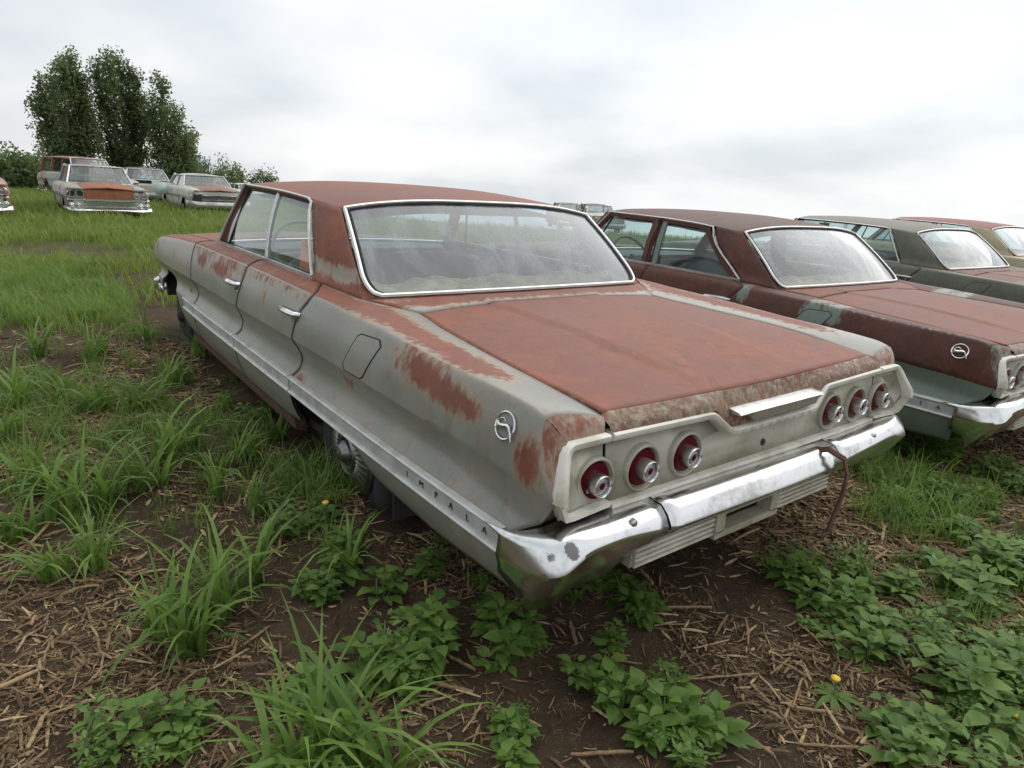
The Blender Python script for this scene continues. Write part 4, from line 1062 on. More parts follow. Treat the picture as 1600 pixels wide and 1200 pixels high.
PATCH = [
    (600, 1015, 80, 75, 15, 'around the straw left of the bumper corner', .95), (520, 930, 40, 40, 6, 'beside the coarse grass near the rear quarter', .9), (780, 1000, 60, 40, 9, 'right in front of the bumper corner', .9), (795, 1150, 28, 30, 5, 'alone at the bottom centre', .8),
    (275, 1150, 50, 35, 6, 'near the lower left corner', .8), (165, 1190, 50, 15, 4, 'at the very bottom left', .8), (480, 1090, 35, 25, 5, 'just above the bright bottom grass', .8),
    (960, 1060, 42, 55, 8, 'below the middle of the bumper', .85), (1065, 1150, 65, 55, 9, 'on the bottom edge right of centre', .85), (945, 930, 65, 22, 8, 'in the shade under the bumper corner', .75), (1005, 960, 20, 20, 3, 'just right of the bumper corner underside', .7),
    (665, 890, 40, 22, 4, 'against the lower rear quarter', .75), (740, 915, 35, 15, 3, 'under the molding end of the bumper', .7),
    (1240, 900, 55, 40, 8, 'nearest the hanging iron strap on the right', .85), (1310, 950, 85, 50, 12, 'at the left side of the dense right-hand patch', .9), (1420, 930, 95, 65, 14, 'in the middle of the dense right-hand patch', .9), (1520, 1010, 95, 70, 16, 'near the right edge above the dandelions', 1.), (1540, 1130, 85, 75, 16, 'in the lower right corner', 1.0), (1430, 1170, 65, 40, 6, 'left of the lower right dandelion', .9),
    (1400, 760, 75, 40, 16, 'under the right end of the chrome bumper', .95), (1480, 800, 95, 40, 18, 'between the front bumper end and the maroon car', .95), (1570, 760, 50, 50, 16, 'in front of the maroon car bumper', .95), (1570, 880, 40, 50, 10, 'at the right edge below the maroon car', .9), (470, 850, 60, 35, 6, 'below the rear wheel on the bare soil', .7), (420, 640, 40, 22, 5, 'close beside the rear door', .8), (350, 600, 40, 25, 5, 'beside the front door bottom', .8), (1440, 700, 70, 16, 12, 'under the tail of the maroon car', 1.2), (1545, 935, 50, 35, 8, 'at the right edge halfway down the weeds', 1.), (1350, 1010, 60, 25, 6, 'on the inner edge of the right-hand weeds', .8), (1350, 720, 30, 20, 6, 'in the gap beside the maroon car quarter', .9)]
for cx, cy, rx, ry, n, where, s in PATCH:
    for k in range(n):
        a, r = rnd.uniform(0, 6.28), math.sqrt(rnd.random()); p = pix(cx + rx * r * math.cos(a), cy + ry * r * math.sin(a))
        weed(p[0], p[1], s * rnd.uniform(.5, 1.25), 'leafy green broadleaf weed ' + where, 'weeds ' + where)
# dandelion rosettes with yellow heads
def dandelion(px, py, stemh, label):
    p = pix(px, py); o = empty('dandelion', label, 'flower', (p[0], p[1], float(hgt(p[0], p[1]))))
    rs = np.random.RandomState(int(px)); V = []; F = []; T = []
    for k in range(9):
        v, f, t_ = leaf(rs, np.array((0, 0, .005)), k * .7 + rs.rand() * .3, .15 + .2 * rs.rand(), .10, .022, .5 + .3 * rs.rand()); nb = len(V); V += v; F += [tuple(i + nb for i in x) for x in f]; T += t_
    mk('leaves', V, F, M['weed'], o, 180, {'tint': T})
    MB().tube([(0, 0, 0), (.01, .005, stemh * .6), (.012, .01, stemh)], .002, 5).build('stem', M['stem'], o)
    b = MB(); b.lathe([(0, .008), (.008, .008), (.013, .004), (.011, -.002), (.004, -.006)], 12, (.012, .01, stemh), 'z', 1); b.build('flower_head', M['yellow'], o)
dandelion(1303, 1085, .05, 'yellow dandelion in bare straw-covered soil on the right')
dandelion(1583, 1150, .06, 'yellow dandelion among the weeds in the lower right corner')
dandelion(545, 765, .10, 'yellow flower beside the rear wheel')
dandelion(507, 842, .08, 'yellow flower left of the rear quarter, nearest the coarse grass')

# scattered grass as one mass: field on the left, the lane between the cars, beyond
def scatter(name, label, protos, pts, scl, mat):
    Vs, Fs3, Fs4, Ts, off = [], [], [], [], 0
    rs = np.random.RandomState(3); PT = fbm(np.stack([pts[:, 0], pts[:, 1], 0 * scl], -1) + 31, 1.1, 4)
    for i, (x, y) in enumerate(pts):
        V, F4, F3, T = protos[rs.randint(len(protos))]
        a = rs.rand() * 6.283; c, s = math.cos(a), math.sin(a); k = scl[i]
        W = np.stack([V[:, 0] * c - V[:, 1] * s, V[:, 0] * s + V[:, 1] * c, V[:, 2]], -1) * k
        W[:, :2] += (x, y); W[:, 2] += HH[i]
        Vs.append(W); Fs4.append(F4 + off); Fs3.append(F3 + off); Ts.append(np.clip(T * .5 + .28 * rs.rand() + .55 * (PT[i] - .28), 0, .92)); off += len(V)
    V = np.concatenate(Vs); F4 = np.concatenate(Fs4); F3 = np.concatenate(Fs3)
    quad3 = np.concatenate([F3, F3[:, 2:]], 1)   # triangles handled below
    me = bpy.data.meshes.new(name); me.vertices.add(len(V)); me.vertices.foreach_set('co', V.astype(np.float32).ravel())
    loops = np.concatenate([F4.ravel(), F3.ravel()]).astype(np.int32); me.loops.add(len(loops)); me.loops.foreach_set('vertex_index', loops)
    ls = np.concatenate([np.arange(len(F4)) * 4, len(F4) * 4 + np.arange(len(F3)) * 3]).astype(np.int32)
    me.polygons.add(len(ls)); me.polygons.foreach_set('loop_start', ls); me.update(calc_edges=True)
    me.polygons.foreach_set('use_smooth', np.ones(len(ls), bool))
    at = me.attributes.new('tint', 'FLOAT', 'POINT'); at.data.foreach_set('value', np.concatenate(Ts).astype(np.float32))
    me.materials.append(mat); o = bpy.data.objects.new(name, me); COL.objects.link(o); o['kind'] = 'stuff'; o['label'] = label; o['category'] = 'grass'
    return o
def proto(V, F, T):
    return np.array(V), np.array([f for f in F if len(f) == 4]), np.array([f for f in F if len(f) == 3]), np.array(T)
TUFT = [proto(*clump_mesh(20 + k, n, h, w, sp, bd, 4)) for k, (n, h, w, sp, bd) in enumerate(((22, .20, .006, .10, 1.5), (18, .26, .007, .10, 1.6), (26, .14, .005, .12, 1.3), (16, .30, .009, .08, 1.9)))]
TUFTF = [proto(*clump_mesh(40 + k, n, h, w, sp, bd, 3)) for k, (n, h, w, sp, bd) in enumerate(((22, .26, .016, .30, 1.3), (20, .34, .020, .30, 1.4), (24, .20, .014, .34, 1.2)))]
rs = np.random.RandomState(5); pts = []; scl = []
BARE = [(*pix(a, b)[:2], c) for a, b, c in ((60, 545, .55), (150, 560, .4), (300, 500, .55), (340, 545, .5), (95, 400, .9), (80, 380, .8), (380, 610, .4), (200, 440, .5), (290, 440, .7))]
def notbare(x, y):
    k = np.ones(len(x), bool)
    for a, b, c in BARE: k &= np.hypot((x - a), (y - b)) + .5 * c * (fbm(np.stack([x, y, 0 * x], -1), 3., 2) - .5) * 2 > c
    return k | (rs.rand(len(x)) < .06)
def clearp(x, y): return fbm(np.stack([x * .8, y, 0 * x], -1), .75, 3)
# near-left strip
n = 5200; x = rs.uniform(-2.5, -1.0, n); y = 1.0 + rs.rand(n)**.8 * 9.0
dn = clearp(x, y); ok = (dn > .62 - .055 * (y - 1.2)) | ((y > 2.0) & (dn > .50)) & (rs.rand(n) < .75)
ok &= (rs.rand(n) < np.clip((y - .6) / 3.0, .08, .55)) & notbare(x, y)
pts += list(zip(x[ok], y[ok])); scl += list(rs.uniform(.45, 1.0, ok.sum()) * np.clip(.55 + y[ok] * .08, .5, 1.0))
# lane between the cars, and to the right
n = 1500; x = rs.uniform(.98, 1.9, n); y = rs.uniform(-.2, 7, n); ok = clearp(x, y) > .44
pts += list(zip(x[ok], y[ok])); scl += list(rs.uniform(.5, 1.0, ok.sum()))
n = 500; x = rs.uniform(3.6, 9, n); y = rs.uniform(-1, 6, n)
pts += list(zip(x, y)); scl += list(rs.uniform(.6, 1.1, n))
n = 150; x = rs.uniform(.1, 1.8, n); y = rs.uniform(-1.0, -.2, n); ok = clearp(x, y) > .55
pts += list(zip(x[ok], y[ok])); scl += list(rs.uniform(.3, .6, ok.sum()))
pts = np.array(pts); scl = np.array(scl); kp = np.array([not in_car(a, b) for a, b in pts]); pts, scl = pts[kp], scl[kp]; HH = hgt(pts[:, 0], pts[:, 1])
scatter('grass', 'loose green grass between the parked cars and on the near left', TUFT, pts, scl, M['grass'])
# field to the left and beyond
pts = []; scl = []
n = 9500; r = 5.5 + 36 * rs.rand(n)**.62; az = np.radians(rs.uniform(-1, 24, n)); x = CAM_C[0] + r * np.sin(az); y = CAM_C[1] + r * np.cos(az)
bare = fbm(np.stack([x, y * .55, 0 * x], -1), .55, 3); ok = ((bare > .50) | (r > 13) & (bare > .42) | (r > 20) & (bare > .36)) & notbare(x, y)
pts += list(zip(x[ok], y[ok])); scl += list(rs.uniform(.35, 1.15, ok.sum()) * np.clip(.55 + r[ok] / 30, .6, 1.15) * (.55 + .9 * fbm(np.stack([x, y, 0 * x], -1)[ok] + 17, 1.4, 3)))
n = 1500; r = 9 + 26 * rs.rand(n); az = np.radians(rs.uniform(24, 62, n)); x = CAM_C[0] + r * np.sin(az); y = CAM_C[1] + r * np.cos(az)
pts += list(zip(x, y)); scl += list(rs.uniform(.6, 1.1, n))
pts = np.array(pts); scl = np.array(scl); kp = np.array([not in_car(a, b) for a, b in pts]); pts, scl = pts[kp], scl[kp]; HH = hgt(pts[:, 0], pts[:, 1])
scatter('field_grass', 'rough green field grass behind and left of the front car', TUFTF, pts, scl, M['grass_far'])

# ------------------------------------------------------------------ straw litter
t = NT('straw'); ti = t.attr('tint')
cr = t.n('ShaderNodeValToRGB', {0: ti}); e = cr.color_ramp.elements
e[0].color = (.085, .055, .031, 1); e[1].color = (.52, .38, .21, 1); q = e.new(.45); q.color = (.19, .125, .068, 1); q = e.new(.75); q.color = (.33, .23, .125, 1)
t.bsdf(Base_Color=t.mix(t.sst(t.noise(t.obj(), 90, 4), .4, .7), cr.outputs[0], t.mix(.5, cr.outputs[0], (.06, .04, .025))), Roughness=.85, Specular_IOR_Level=.25); M['straw'] = t.m
rs = np.random.RandomState(9)
n = 620000; x = rs.uniform(-2.4, 3.6, n); y = rs.uniform(-1.5, 5.5, n)
d = np.hypot(x - CAM_C[0], y - CAM_C[1]); inview = (x > -2.2 - .05) & (y > -.75 * x - 1.15) & (d < 6.5)
cl = fbm(np.stack([x, y, 0 * x], -1) + 20, 1.6, 3)
ok = inview & (rs.rand(n) < np.clip((cl - .43 + .12 * np.clip((x + .9) / .5, 0, 1)) * 4.5, .10, 1)) & (rs.rand(n) < np.clip(1.9 / d, .25, 1)) & ~((np.abs(x) < .9) & (y > .9))
x, y, d = x[ok], y[ok], d[ok]; n = len(x)
L = np.exp(rs.normal(math.log(.0135), .80, n)).clip(.004, .11) * np.clip(d / 2, 1, 1.6); W = np.clip(L * np.where(rs.rand(n) < .18, rs.uniform(.25, .5, n), rs.uniform(.04, .2, n)), .0010, .0095) * np.clip(d / 2, 1, 1.5)
az = rs.rand(n) * 6.283; el = rs.normal(0, .16, n); roll = rs.normal(0, .45, n)
ix = np.clip(np.searchsorted(gx, x) - 1, 0, nxg - 2); iy = np.clip(np.searchsorted(gy, y) - 1, 0, nyg - 2)
fx = (x - gx[ix]) / (gx[ix + 1] - gx[ix]); fy = (y - gy[iy]) / (gy[iy + 1] - gy[iy])
zg = GH[ix, iy] * (1 - fx) * (1 - fy) + GH[ix + 1, iy] * fx * (1 - fy) + GH[ix, iy + 1] * (1 - fx) * fy + GH[ix + 1, iy + 1] * fx * fy
dr = np.stack([np.cos(az) * np.cos(el), np.sin(az) * np.cos(el), np.sin(el)], -1)
s0 = np.stack([-np.sin(az), np.cos(az), 0 * az], -1); up = np.cross(dr, s0); sv = s0 * np.cos(roll)[:, None] + up * np.sin(roll)[:, None]; nv_ = np.cross(dr, sv)
c0 = np.stack([x, y, zg + .002 + np.abs(np.sin(el)) * L / 2 + rs.rand(n)**3 * .010], -1)
Vs = []
bow = rs.normal(0, .06, n)
for tt, wf in ((-.5, .6), (0, 1), (.5, .5)):
    c = c0 + dr * (L * tt)[:, None] + nv_ * (L * bow * (1 - 4 * tt * tt))[:, None]
    for s_, lift in ((-1, 0), (0, .28), (1, 0)): Vs.append(c + sv * (W * wf * s_ / 2)[:, None] + nv_ * (W * lift)[:, None])
V = np.stack(Vs, 1).reshape(-1, 3)
base = (np.arange(n) * 9)[:, None, None]
F = (np.array([[0, 1, 4, 3], [1, 2, 5, 4], [3, 4, 7, 6], [4, 5, 8, 7]])[None] + base).reshape(-1, 4)
sto = mk('straw_litter', V, F, M['straw'], None, 180, {'tint': np.repeat(rs.beta(1.6, 1.5, n), 9)})
sto['kind'] = 'stuff'; sto['label'] = 'chopped dry straw and stalk litter on the bare soil'; sto['category'] = 'straw'
# larger broken stalks, one by one
def stalk(px, py, Ls, ang, r):
    p = pix(px, py); b = MB(); n = 6; a = math.radians(ang); P = []
    for k in range(n):
        s = (k / (n - 1) - .5) * Ls; xx = p[0] + s * math.cos(a) + .004 * math.sin(3 * k); yy = p[1] + s * math.sin(a); P.append((xx, yy, float(hgt(xx, yy)) + r * .8 + .012))
    b.tube(P, [r * q for q in (.8, 1, .9, 1.05, .95, .7)], 6); o = b.build('dry_stalk', M['straw'], None, 60, attrs={'tint': np.full(len(b.v), rnd.uniform(.6, 1.0))})
    tag(o, 'broken dry corn stalk lying on the bare soil', 'stalk', 'broken dry stalks on the soil')
for px, py, Ls, ang, r in ((25, 1073, .10, 20, .007), (75, 1020, .11, 75, .004), (60, 1150, .12, 70, .006), (360, 1033, .10, 15, .003), (480, 1060, .10, 60, .004), (700, 1080, .14, 130, .006), (720, 1040, .10, 110, .005), (690, 960, .09, 85, .005), (895, 990, .10, 60, .006), (1060, 955, .22, 145, .005), (1130, 1060, .22, 150, .004), (1245, 1085, .12, 20, .004), (1265, 1110, .12, 135, .005), (1290, 1165, .16, 140, .004), (1180, 1160, .10, 95, .005), (940, 1180, .16, 150, .005), (665, 930, .07, 60, .006), (1010, 905, .09, 70, .006), (1110, 1010, .13, 160, .003), (280, 1090, .08, 80, .003), (150, 1060, .08, 50, .003), (1230, 1130, .10, 60, .003)):
    stalk(px, py, Ls, ang, r)

# ------------------------------------------------------------------ trees and bushes
def at_range(px, py, R):
    d = CAM_R.T @ np.array([(px - 800) / CAM_F, (py - 600) / CAM_F, 1.0]); return CAM_C + d * (R / math.hypot(d[0], d[1]))
def leaves_at(rs, C, rad, n, size, Vl, Tl, tone):
    q = rs.normal(0, 1, (n, 3)); q /= np.linalg.norm(q, axis=1)[:, None]; q *= (rs.rand(n)**.45)[:, None]
    P = C + q * rad; nrm = rs.normal(0, 1, (n, 3)) + q * .8 + [0, 0, .4]; nrm /= np.linalg.norm(nrm, axis=1)[:, None]
    a = np.cross(nrm, rs.normal(0, 1, (n, 3))); a /= np.linalg.norm(a, axis=1)[:, None]; b = np.cross(nrm, a); s = size * rs.uniform(.6, 1.2, n)[:, None]
    Vl.append(np.stack([P - a * s, P + b * s * .55, P + a * s, P - b * s * .55], 1).reshape(-1, 3)); Tl.append(np.repeat(np.clip(tone + rs.normal(0, .22, n), 0, 1), 4))
def tree(name, label, plumes, R, leafs, cr, seed, cat='tree', group=None, nper=26, loose=0.):
    """plumes: (px, py_top, half width in m); upright limbs clothed in leaf clumps"""
    rs = np.random.RandomState(seed); base = at_range(np.mean([p[0] for p in plumes]), 255, R); g0 = float(hgt(base[0], base[1]))
    root = empty(name, label, cat, (base[0], base[1], g0), 0, group); Vl, Tl = [], []; B = MB(); O = np.array((base[0], base[1], g0))
    tops = [at_range(px, py, R + rs.uniform(-2, 2)) for px, py, _ in plumes]; H = max(t_[2] for t_ in tops) - g0
    B.tube([(0, 0, -.3), (.05, 0, H * .12), (0, .1, H * .25)], [.035 * H, .028 * H, .022 * H], 8)
    for (px, py, hw), tp in zip(plumes, tops):
        e = tp - O; st0 = np.array((e[0] * .15, e[1] * .15, H * .14)); k1 = np.array((e[0] * .8, e[1] * .8, e[2] * .5)); P = [st0, lerp(st0, k1, .6), k1, lerp(k1, e, .5), lerp(k1, e, .8)]
        B.tube(P, [.014 * H, .011 * H, .008 * H, .004 * H, .0015 * H], 6)
        zs = np.linspace(max(.09 * H, .6), e[2] - min(1.5, .1 * H) - .35, nper)
        for z in zs:
            f = (z / e[2]); c = np.array((np.interp(z, [p[2] for p in P], [p[0] for p in P]), np.interp(z, [p[2] for p in P], [p[1] for p in P]), z))
            w = hw * (1 - max(0, f - .35)**1.3 * 1.35) * (.75 + .25 * min(1, f * 4)) * (.7 + .6 * rs.rand())
            for q in range(3):
                a = rs.rand() * 6.283; rr = w * rs.uniform(.15, 1.05); cc = c + np.array((math.cos(a) * rr, math.sin(a) * rr, rs.normal(0, .35) + rr * .15))
                if rs.rand() < loose + .10: continue
                B.tube([c - np.array((0, 0, rr * .7)), cc], [.004 * H, .0012 * H], 4)
                cs = cr * rs.uniform(.6, 1.25); leaves_at(rs, cc, np.array((cs, cs, cs * 1.5)), leafs, .125 * (R / 60)**.5, Vl, Tl, .22 + .55 * rs.rand()**1.4)
    V = np.concatenate(Vl); n = len(V) // 4
    crn = mk('crown', V, np.arange(n * 4).reshape(n, 4), M['tree_leaf'], root, 180, {'tint': np.concatenate(Tl)}); B.build('trunk', M['bark'], root, 60)
    return root
tree('cottonwood_tree', 'tall dark green cottonwood, leftmost of the three tall trees', [(58, 108, 1.0), (74, 92, 1.1), (92, 66, 1.3), (107, 60, 1.2), (124, 88, .9), (136, 150, 1.2)], 66, 62, .62, 1, group='tall trees behind the far cars')
tree('cottonwood_tree', 'tall dark green cottonwood, middle one of the three tall trees', [(148, 68, 1.1), (164, 60, 1.1), (184, 64, 1.3), (206, 80, 1.2), (222, 128, 1.2)], 67, 62, .62, 2, group='tall trees behind the far cars')
tree('cottonwood_tree', 'shorter looser cottonwood, rightmost of the three tall trees', [(234, 132, 1.1), (249, 102, 1.1), (270, 150, 1.3), (284, 180, 1.3), (298, 190, 1.0)], 64, 54, .60, 3, group='tall trees behind the far cars', loose=.12)
tree('bush', 'dark bush behind the far cars at the left edge', [(-8, 246, 1.0), (10, 240, 1.1), (22, 246, 1.0)], 44, 60, .5, 4, 'bush', nper=9)
tree('bush', 'dark bush behind the far cars, next to the tall trees', [(34, 242, 1.0), (50, 244, 1.1)], 45, 60, .5, 5, 'bush', nper=9)
tree('bush', 'green bush between the tall trees and the pale far car', [(308, 247, 1.6), (325, 246, 1.6), (342, 250, 1.5)], 74, 60, .7, 6, 'bush', nper=8)
tree('bush', 'small dark-topped bush right of the pale far car', [(362, 252, 1.0), (374, 255, 1.0)], 72, 50, .55, 7, 'bush', nper=8)
tree('bush', 'low green bush just left of the front car roof', [(396, 263, 1.3), (412, 266, 1.3), (424, 271, 1.0)], 76, 50, .6, 8, 'bush', nper=7)

# ------------------------------------------------------------------ the older cars standing further off (local: nose at y=0 pointing to -Y)
def old_car(label, px, R, rz, body, hoodm, roofm, z=-.12, rust=.35, hood_rust=1., roof_rust=1., lamps=(), lamp_z=.78, grille=(.42, .62), style='a', hood=True, H=1.46, wagon=False, doorm=None, missing=(), group='old cars standing along the far side', dz=0):
    c = at_range(px, 320, R); gz = float(hgt(c[0], c[1]))
    root = empty('old_car', label, 'car', (c[0], c[1], gz + z), rz, group)
    W = .97; yr = 5.15
    ZT = ctab([(0, .90), (.4, .95), (1.5, .985), (2.6, .975), (4.2, .96), (5.15, .88)])
    XO = ctab([(0, .86), (.15, .93), (.6, .965), (2.5, .975), (4.5, .95), (5.15, .86)])
    ys = np.concatenate([np.linspace(.02, 1.5, 34), np.linspace(1.55, 3.4, 16), np.linspace(3.45, yr, 36)])
    rows = np.linspace(0, 1, 20)
    def sec(y, r):
        xo = XO(y); zt = ZT(y); P = [(0, .60, zt + .012), (.12, .76, zt + .018), (.22, xo - .09, zt), (.30, xo - .03, zt - .06), (.42, xo - .015, zt - .17), (.50, xo + .012, zt - .25), (.58, xo - .02, zt - .32), (.80, xo - .01, .42), (1, xo - .10, .24)]
        return np.interp(r, [p[0] for p in P], [float(p[1]) for p in P]), np.interp(r, [p[0] for p in P], [float(p[2]) for p in P])
    def ar(y):
        o = np.zeros_like(y)
        for c_ in (.85, 3.95):
            q = (y - c_) / .40; o = np.maximum(o, np.where(np.abs(q) < 1, .33 + .33 * np.sqrt(np.clip(1 - q * q, 0, 1)), 0))
        return o
    for sd in (-1, 1):
        X = np.zeros((len(ys), len(rows))); Z = X.copy()
        for i, y in enumerate(ys): X[i], Z[i] = sec(y, rows)
        Y = np.broadcast_to(ys[:, None], X.shape); a = ar(Y); hid = Z < a; Z2 = np.maximum(Z, a)
        V = np.stack([sd * X, Y, Z2], -1).reshape(-1, 3); hf = hid.ravel()
        F = [f for f in gridf(len(ys), len(rows), flip=sd > 0) if not all(hf[i] for i in f)]
        r_ = rust + .35 * (fbm(V + px, 2.1) - .5) * 2
        bo = mk('body_side', V, F, body, root, 40, {'rust': r_}, .012)
        if doorm:
            for y0, y1 in ((1.62, 2.52), (2.55, 3.4)):
                yy = np.linspace(y0, y1, 8); V = []
                for y in yy:
                    xx, zz = sec(y, np.linspace(.3, .95, 9)); V += [(sd * (q + .008), y, w) for q, w in zip(xx, zz)]
                mk('door', V, gridf(8, 9, flip=sd > 0), doorm, root, 40, {'rust': np.full(len(V), .3)})
        else:
            for y in (1.58, 2.62, 3.38):
                xx, zz = sec(y, np.linspace(.25, .95, 8)); MB().tube([(sd * (q + .002), y, w) for q, w in zip(xx, zz)], .005, 4).build('dark_gap_strip', M['ink'], root)
                b = MB(); b.tube([(sd * (float(sec(y, np.array([.56]))[0][0]) + .004), y, float(sec(y, np.array([.56]))[1][0])) for y in np.linspace(1.2, 5., 14)], .009, 5); b.build('side_trim', M['chrome_d'], root)
        for yw in (.85, 3.95):
            c_ = (sd * .76, yw, .335); b = MB(); b.lathe([(.19, .07), (.26, .10), (.32, .09), (.34, .04), (.34, -.05), (.30, -.09), (.18, -.08)], 28, c_, 'x', sd)
            b.v = [(x_, y_, max(z_, -z - .03)) for x_, y_, z_ in b.v]; w = b.build('wheel', M['black'], root, 50)
            b = MB(); b.lathe([(.19, .075), (.15, .09), (.05, .085), (0, .10)], 20, c_, 'x', sd); b.build('hubcap', M['rustbar'] if style == 'b' else M['hub'], w)
    # inside darkness
    b = MB(); b.box((0, 2.6, .40), (1.3, 4.9, .22)); b.box((0, .75, .62), (1.1, 1.2, .5)); b.box((0, 4.5, .62), (1.2, 1.1, .45)); b.build('chassis', M['dark'], root, smooth=False)
    def lidp(name, y0, y1, mat, r0, crown, peak=0.):
        V = []; n, m_ = 16, 21
        for i in range(n):
            y = y0 + (y1 - y0) * i / (n - 1)
            for u in np.linspace(-1, 1, m_): V.append((u * .605, y - .06 * (1 - u * u) * (y0 < .5) * (1 - i / (n - 1)), float(ZT(y)) + .012 + crown * (1 - abs(u)**2.2) + peak * max(0, 1 - abs(u) * 6) - (.03 * (1 - i / (n - 1))**6 if y0 < .5 else 0)))
        V = np.array(V); return mk(name, V, gridf(n, m_, flip=True), mat, root, 50, {'rust': r0 + .5 * (fbm(V + px, 2.3) - .5)}, .015)
    if hood: lidp('hood', .04, 1.52, hoodm, hood_rust, .045, .012)
    if not wagon: lidp('trunk_lid', 4.05, yr - .02, body, rust, .03)
    b = MB(); V = []
    for y in (1.5, 1.66):
        for u in np.linspace(-1, 1, 9): V.append((u * .80, y, float(ZT(y)) + .014 + .03 * (1 - u * u)))
    b.add(V, gridf(2, 9, flip=True)); b.build('cowl', body, root, attrs={'rust': np.full(18, rust)})
    # greenhouse
    zb = 1.0; y0b, y0t = 1.56, 1.98; y1t, y1b = (4.75, 5.0) if wagon else (3.55, 4.1); xt, xb = .62, .76; zt = H - .05
    V = []; n, m_ = 20, 17
    for i in range(n):
        y = y0t + (y1t - y0t) * i / (n - 1)
        for u in np.linspace(-1, 1, m_):
            yy = y - .10 * (1 - u * u) * (1 - i / (n - 1)) + .05 * (1 - u * u) * i / (n - 1); V.append((u * (xt + .035), yy, zt - .02 + (H - zt + .02) * (1 - abs(u)**2.6) - .03 * abs(2 * i / (n - 1) - 1)**3))
    V = np.array(V); rf = mk('roof', V, gridf(n, m_, flip=True), roofm, root, 60, {'rust': roof_rust + .4 * (fbm(V + px, 2.) - .5)}, .025)
    def strip_(name, ta, tb, ba, bb, mat, nu=13, curve=.12, sgn=1):
        V = []
        for j in range(6):
            t_ = j / 5
            for u in np.linspace(0, 1, nu):
                w = 2 * u - 1; q = lerp(lerp(ta, tb, u), lerp(ba, bb, u), t_); q[1] += -sgn * curve * (1 - w * w); V.append(tuple(q))
        return mk(name, V, gridf(6, nu), mat, root, 80)
    strip_('windshield', (-xt, y0t, zt - .02), (xt, y0t, zt - .02), (-xb, y0b, zb), (xb, y0b, zb), M['glass_far'])
    strip_('rear_window', (-xt, y1t, zt - .04), (xt, y1t, zt - .04), (-xb, y1b, zb), (xb, y1b, zb), M['glass_far'], sgn=-1)
    b = MB(); b.tube([(u * xt, y0t - .12 * (1 - u * u) - .01, zt - .015 + .012 * (1 - u * u)) for u in np.linspace(-1, 1, 11)], .014, 6).tube([(u * xb, y0b - .12 * (1 - u * u) - .01, zb) for u in np.linspace(-1, 1, 11)], .014, 6)
    for sd in (-1, 1): b.tube([(sd * (xt + .01), y0t - .01, zt - .01), (sd * (xb + .01), y0b - .01, zb)], .022, 6)
    b.build('windshield_frame', M['chrome_d'] if style != 'b' else M['mold'], root, 50)
    for sd in (-1, 1):
        for k, (yt, yb) in enumerate(((2.75, 2.70), (y1t - .05, y1b - .1)) if not wagon else ((2.75, 2.70), (3.75, 3.75), (y1t - .05, y1b - .1))):
            b = MB(); b.tube([(sd * xt, yt, zt - .01), (sd * xb, yb, zb - .03)], .03 if k == 0 else .055, 6); b.build('roof_post', roofm, root, attrs={'rust': np.full(len(b.v), .7 * roof_rust)})
        if 'side' not in missing:
            V = [(sd * xt * .99, y0t + .03, zt - .02), (sd * xt * .99, y1t - .05, zt - .03), (sd * xb * .99, y1b - .12, zb - .02), (sd * xb * .99, y0b + .06, zb - .02)]
            mk('side_window', V, [(0, 1, 2, 3)], M['glass_far'], root)
    for y in (2.5, 3.4):
        b = MB(); b.box((0, y, .78), (1.25, .16, .5)); b.build('seat_back', M['seat2'], root, smooth=False)
    b = MB(); b.tube([(.36 + .19 * math.cos(k / 20 * 6.283), 2.02 - .1 * math.sin(k / 20 * 6.283), 1.0 + .16 * math.sin(k / 20 * 6.283)) for k in range(20)], .014, 5, True); b.build('steering_wheel', M['wheel_black'], root)
    # nose
    V = []
    for x_ in np.linspace(-.92, .92, 19):
        for t_ in np.linspace(0, 1, 7):
            e_ = abs(x_) / .92; V.append((x_, .03 + .09 * e_**4 - .03 * math.sin(math.pi * t_), .36 + (.90 - .36) * t_))
    V = np.array(V); no = mk('nose_panel', V, gridf(19, 7), hoodm if style == 'a' else body, root, 50, {'rust': np.where((np.abs(V[:, 0]) < .52) & (V[:, 2] > .6) & (style == 'a'), hood_rust, rust)}, .01)
    b = MB(); g0_, g1_ = grille; b.box((0, .005, (g0_ + g1_) / 2), (1.62, .07, g1_ - g0_)); gr = b.build('grille', M['chrome_d'] if style == 'a' else M['dark'], root, smooth=False)
    nb = 6
    for k in range(nb):
        zz = g0_ + (g1_ - g0_) * (k + .5) / nb; b = MB(); b.tube([(x_, -.045 + .06 * (abs(x_) / .8)**3, zz) for x_ in np.linspace(-.80 if style == 'a' else -.62, .80 if style == 'a' else .62, 9)], .012, 5); b.build('grille_bar', M['chrome_d'], gr)
    for i, x_ in enumerate(lamps):
        cc = (x_, .035 + .03 * (abs(x_) > .7), lamp_z)
        b = MB(); b.lathe([(.095, -.03), (.098, .03), (.085, .045), (.074, .035), (.070, .01)], 22, cc, 'y', -1); hl = b.build('headlight', M['chrome'], root, 50)
        b = MB()
        if i in missing: b.lathe([(.078, .030), (.04, .024), (0, .022)], 20, cc, 'y', -1); b.build('empty_socket_disc', M['ink'], hl)  # black disc painting the darkness inside the hollow socket
        else: b.lathe([(.074, .022), (.05, .034), (0, .04)], 20, cc, 'y', -1); b.build('lens', M['clear'], hl)
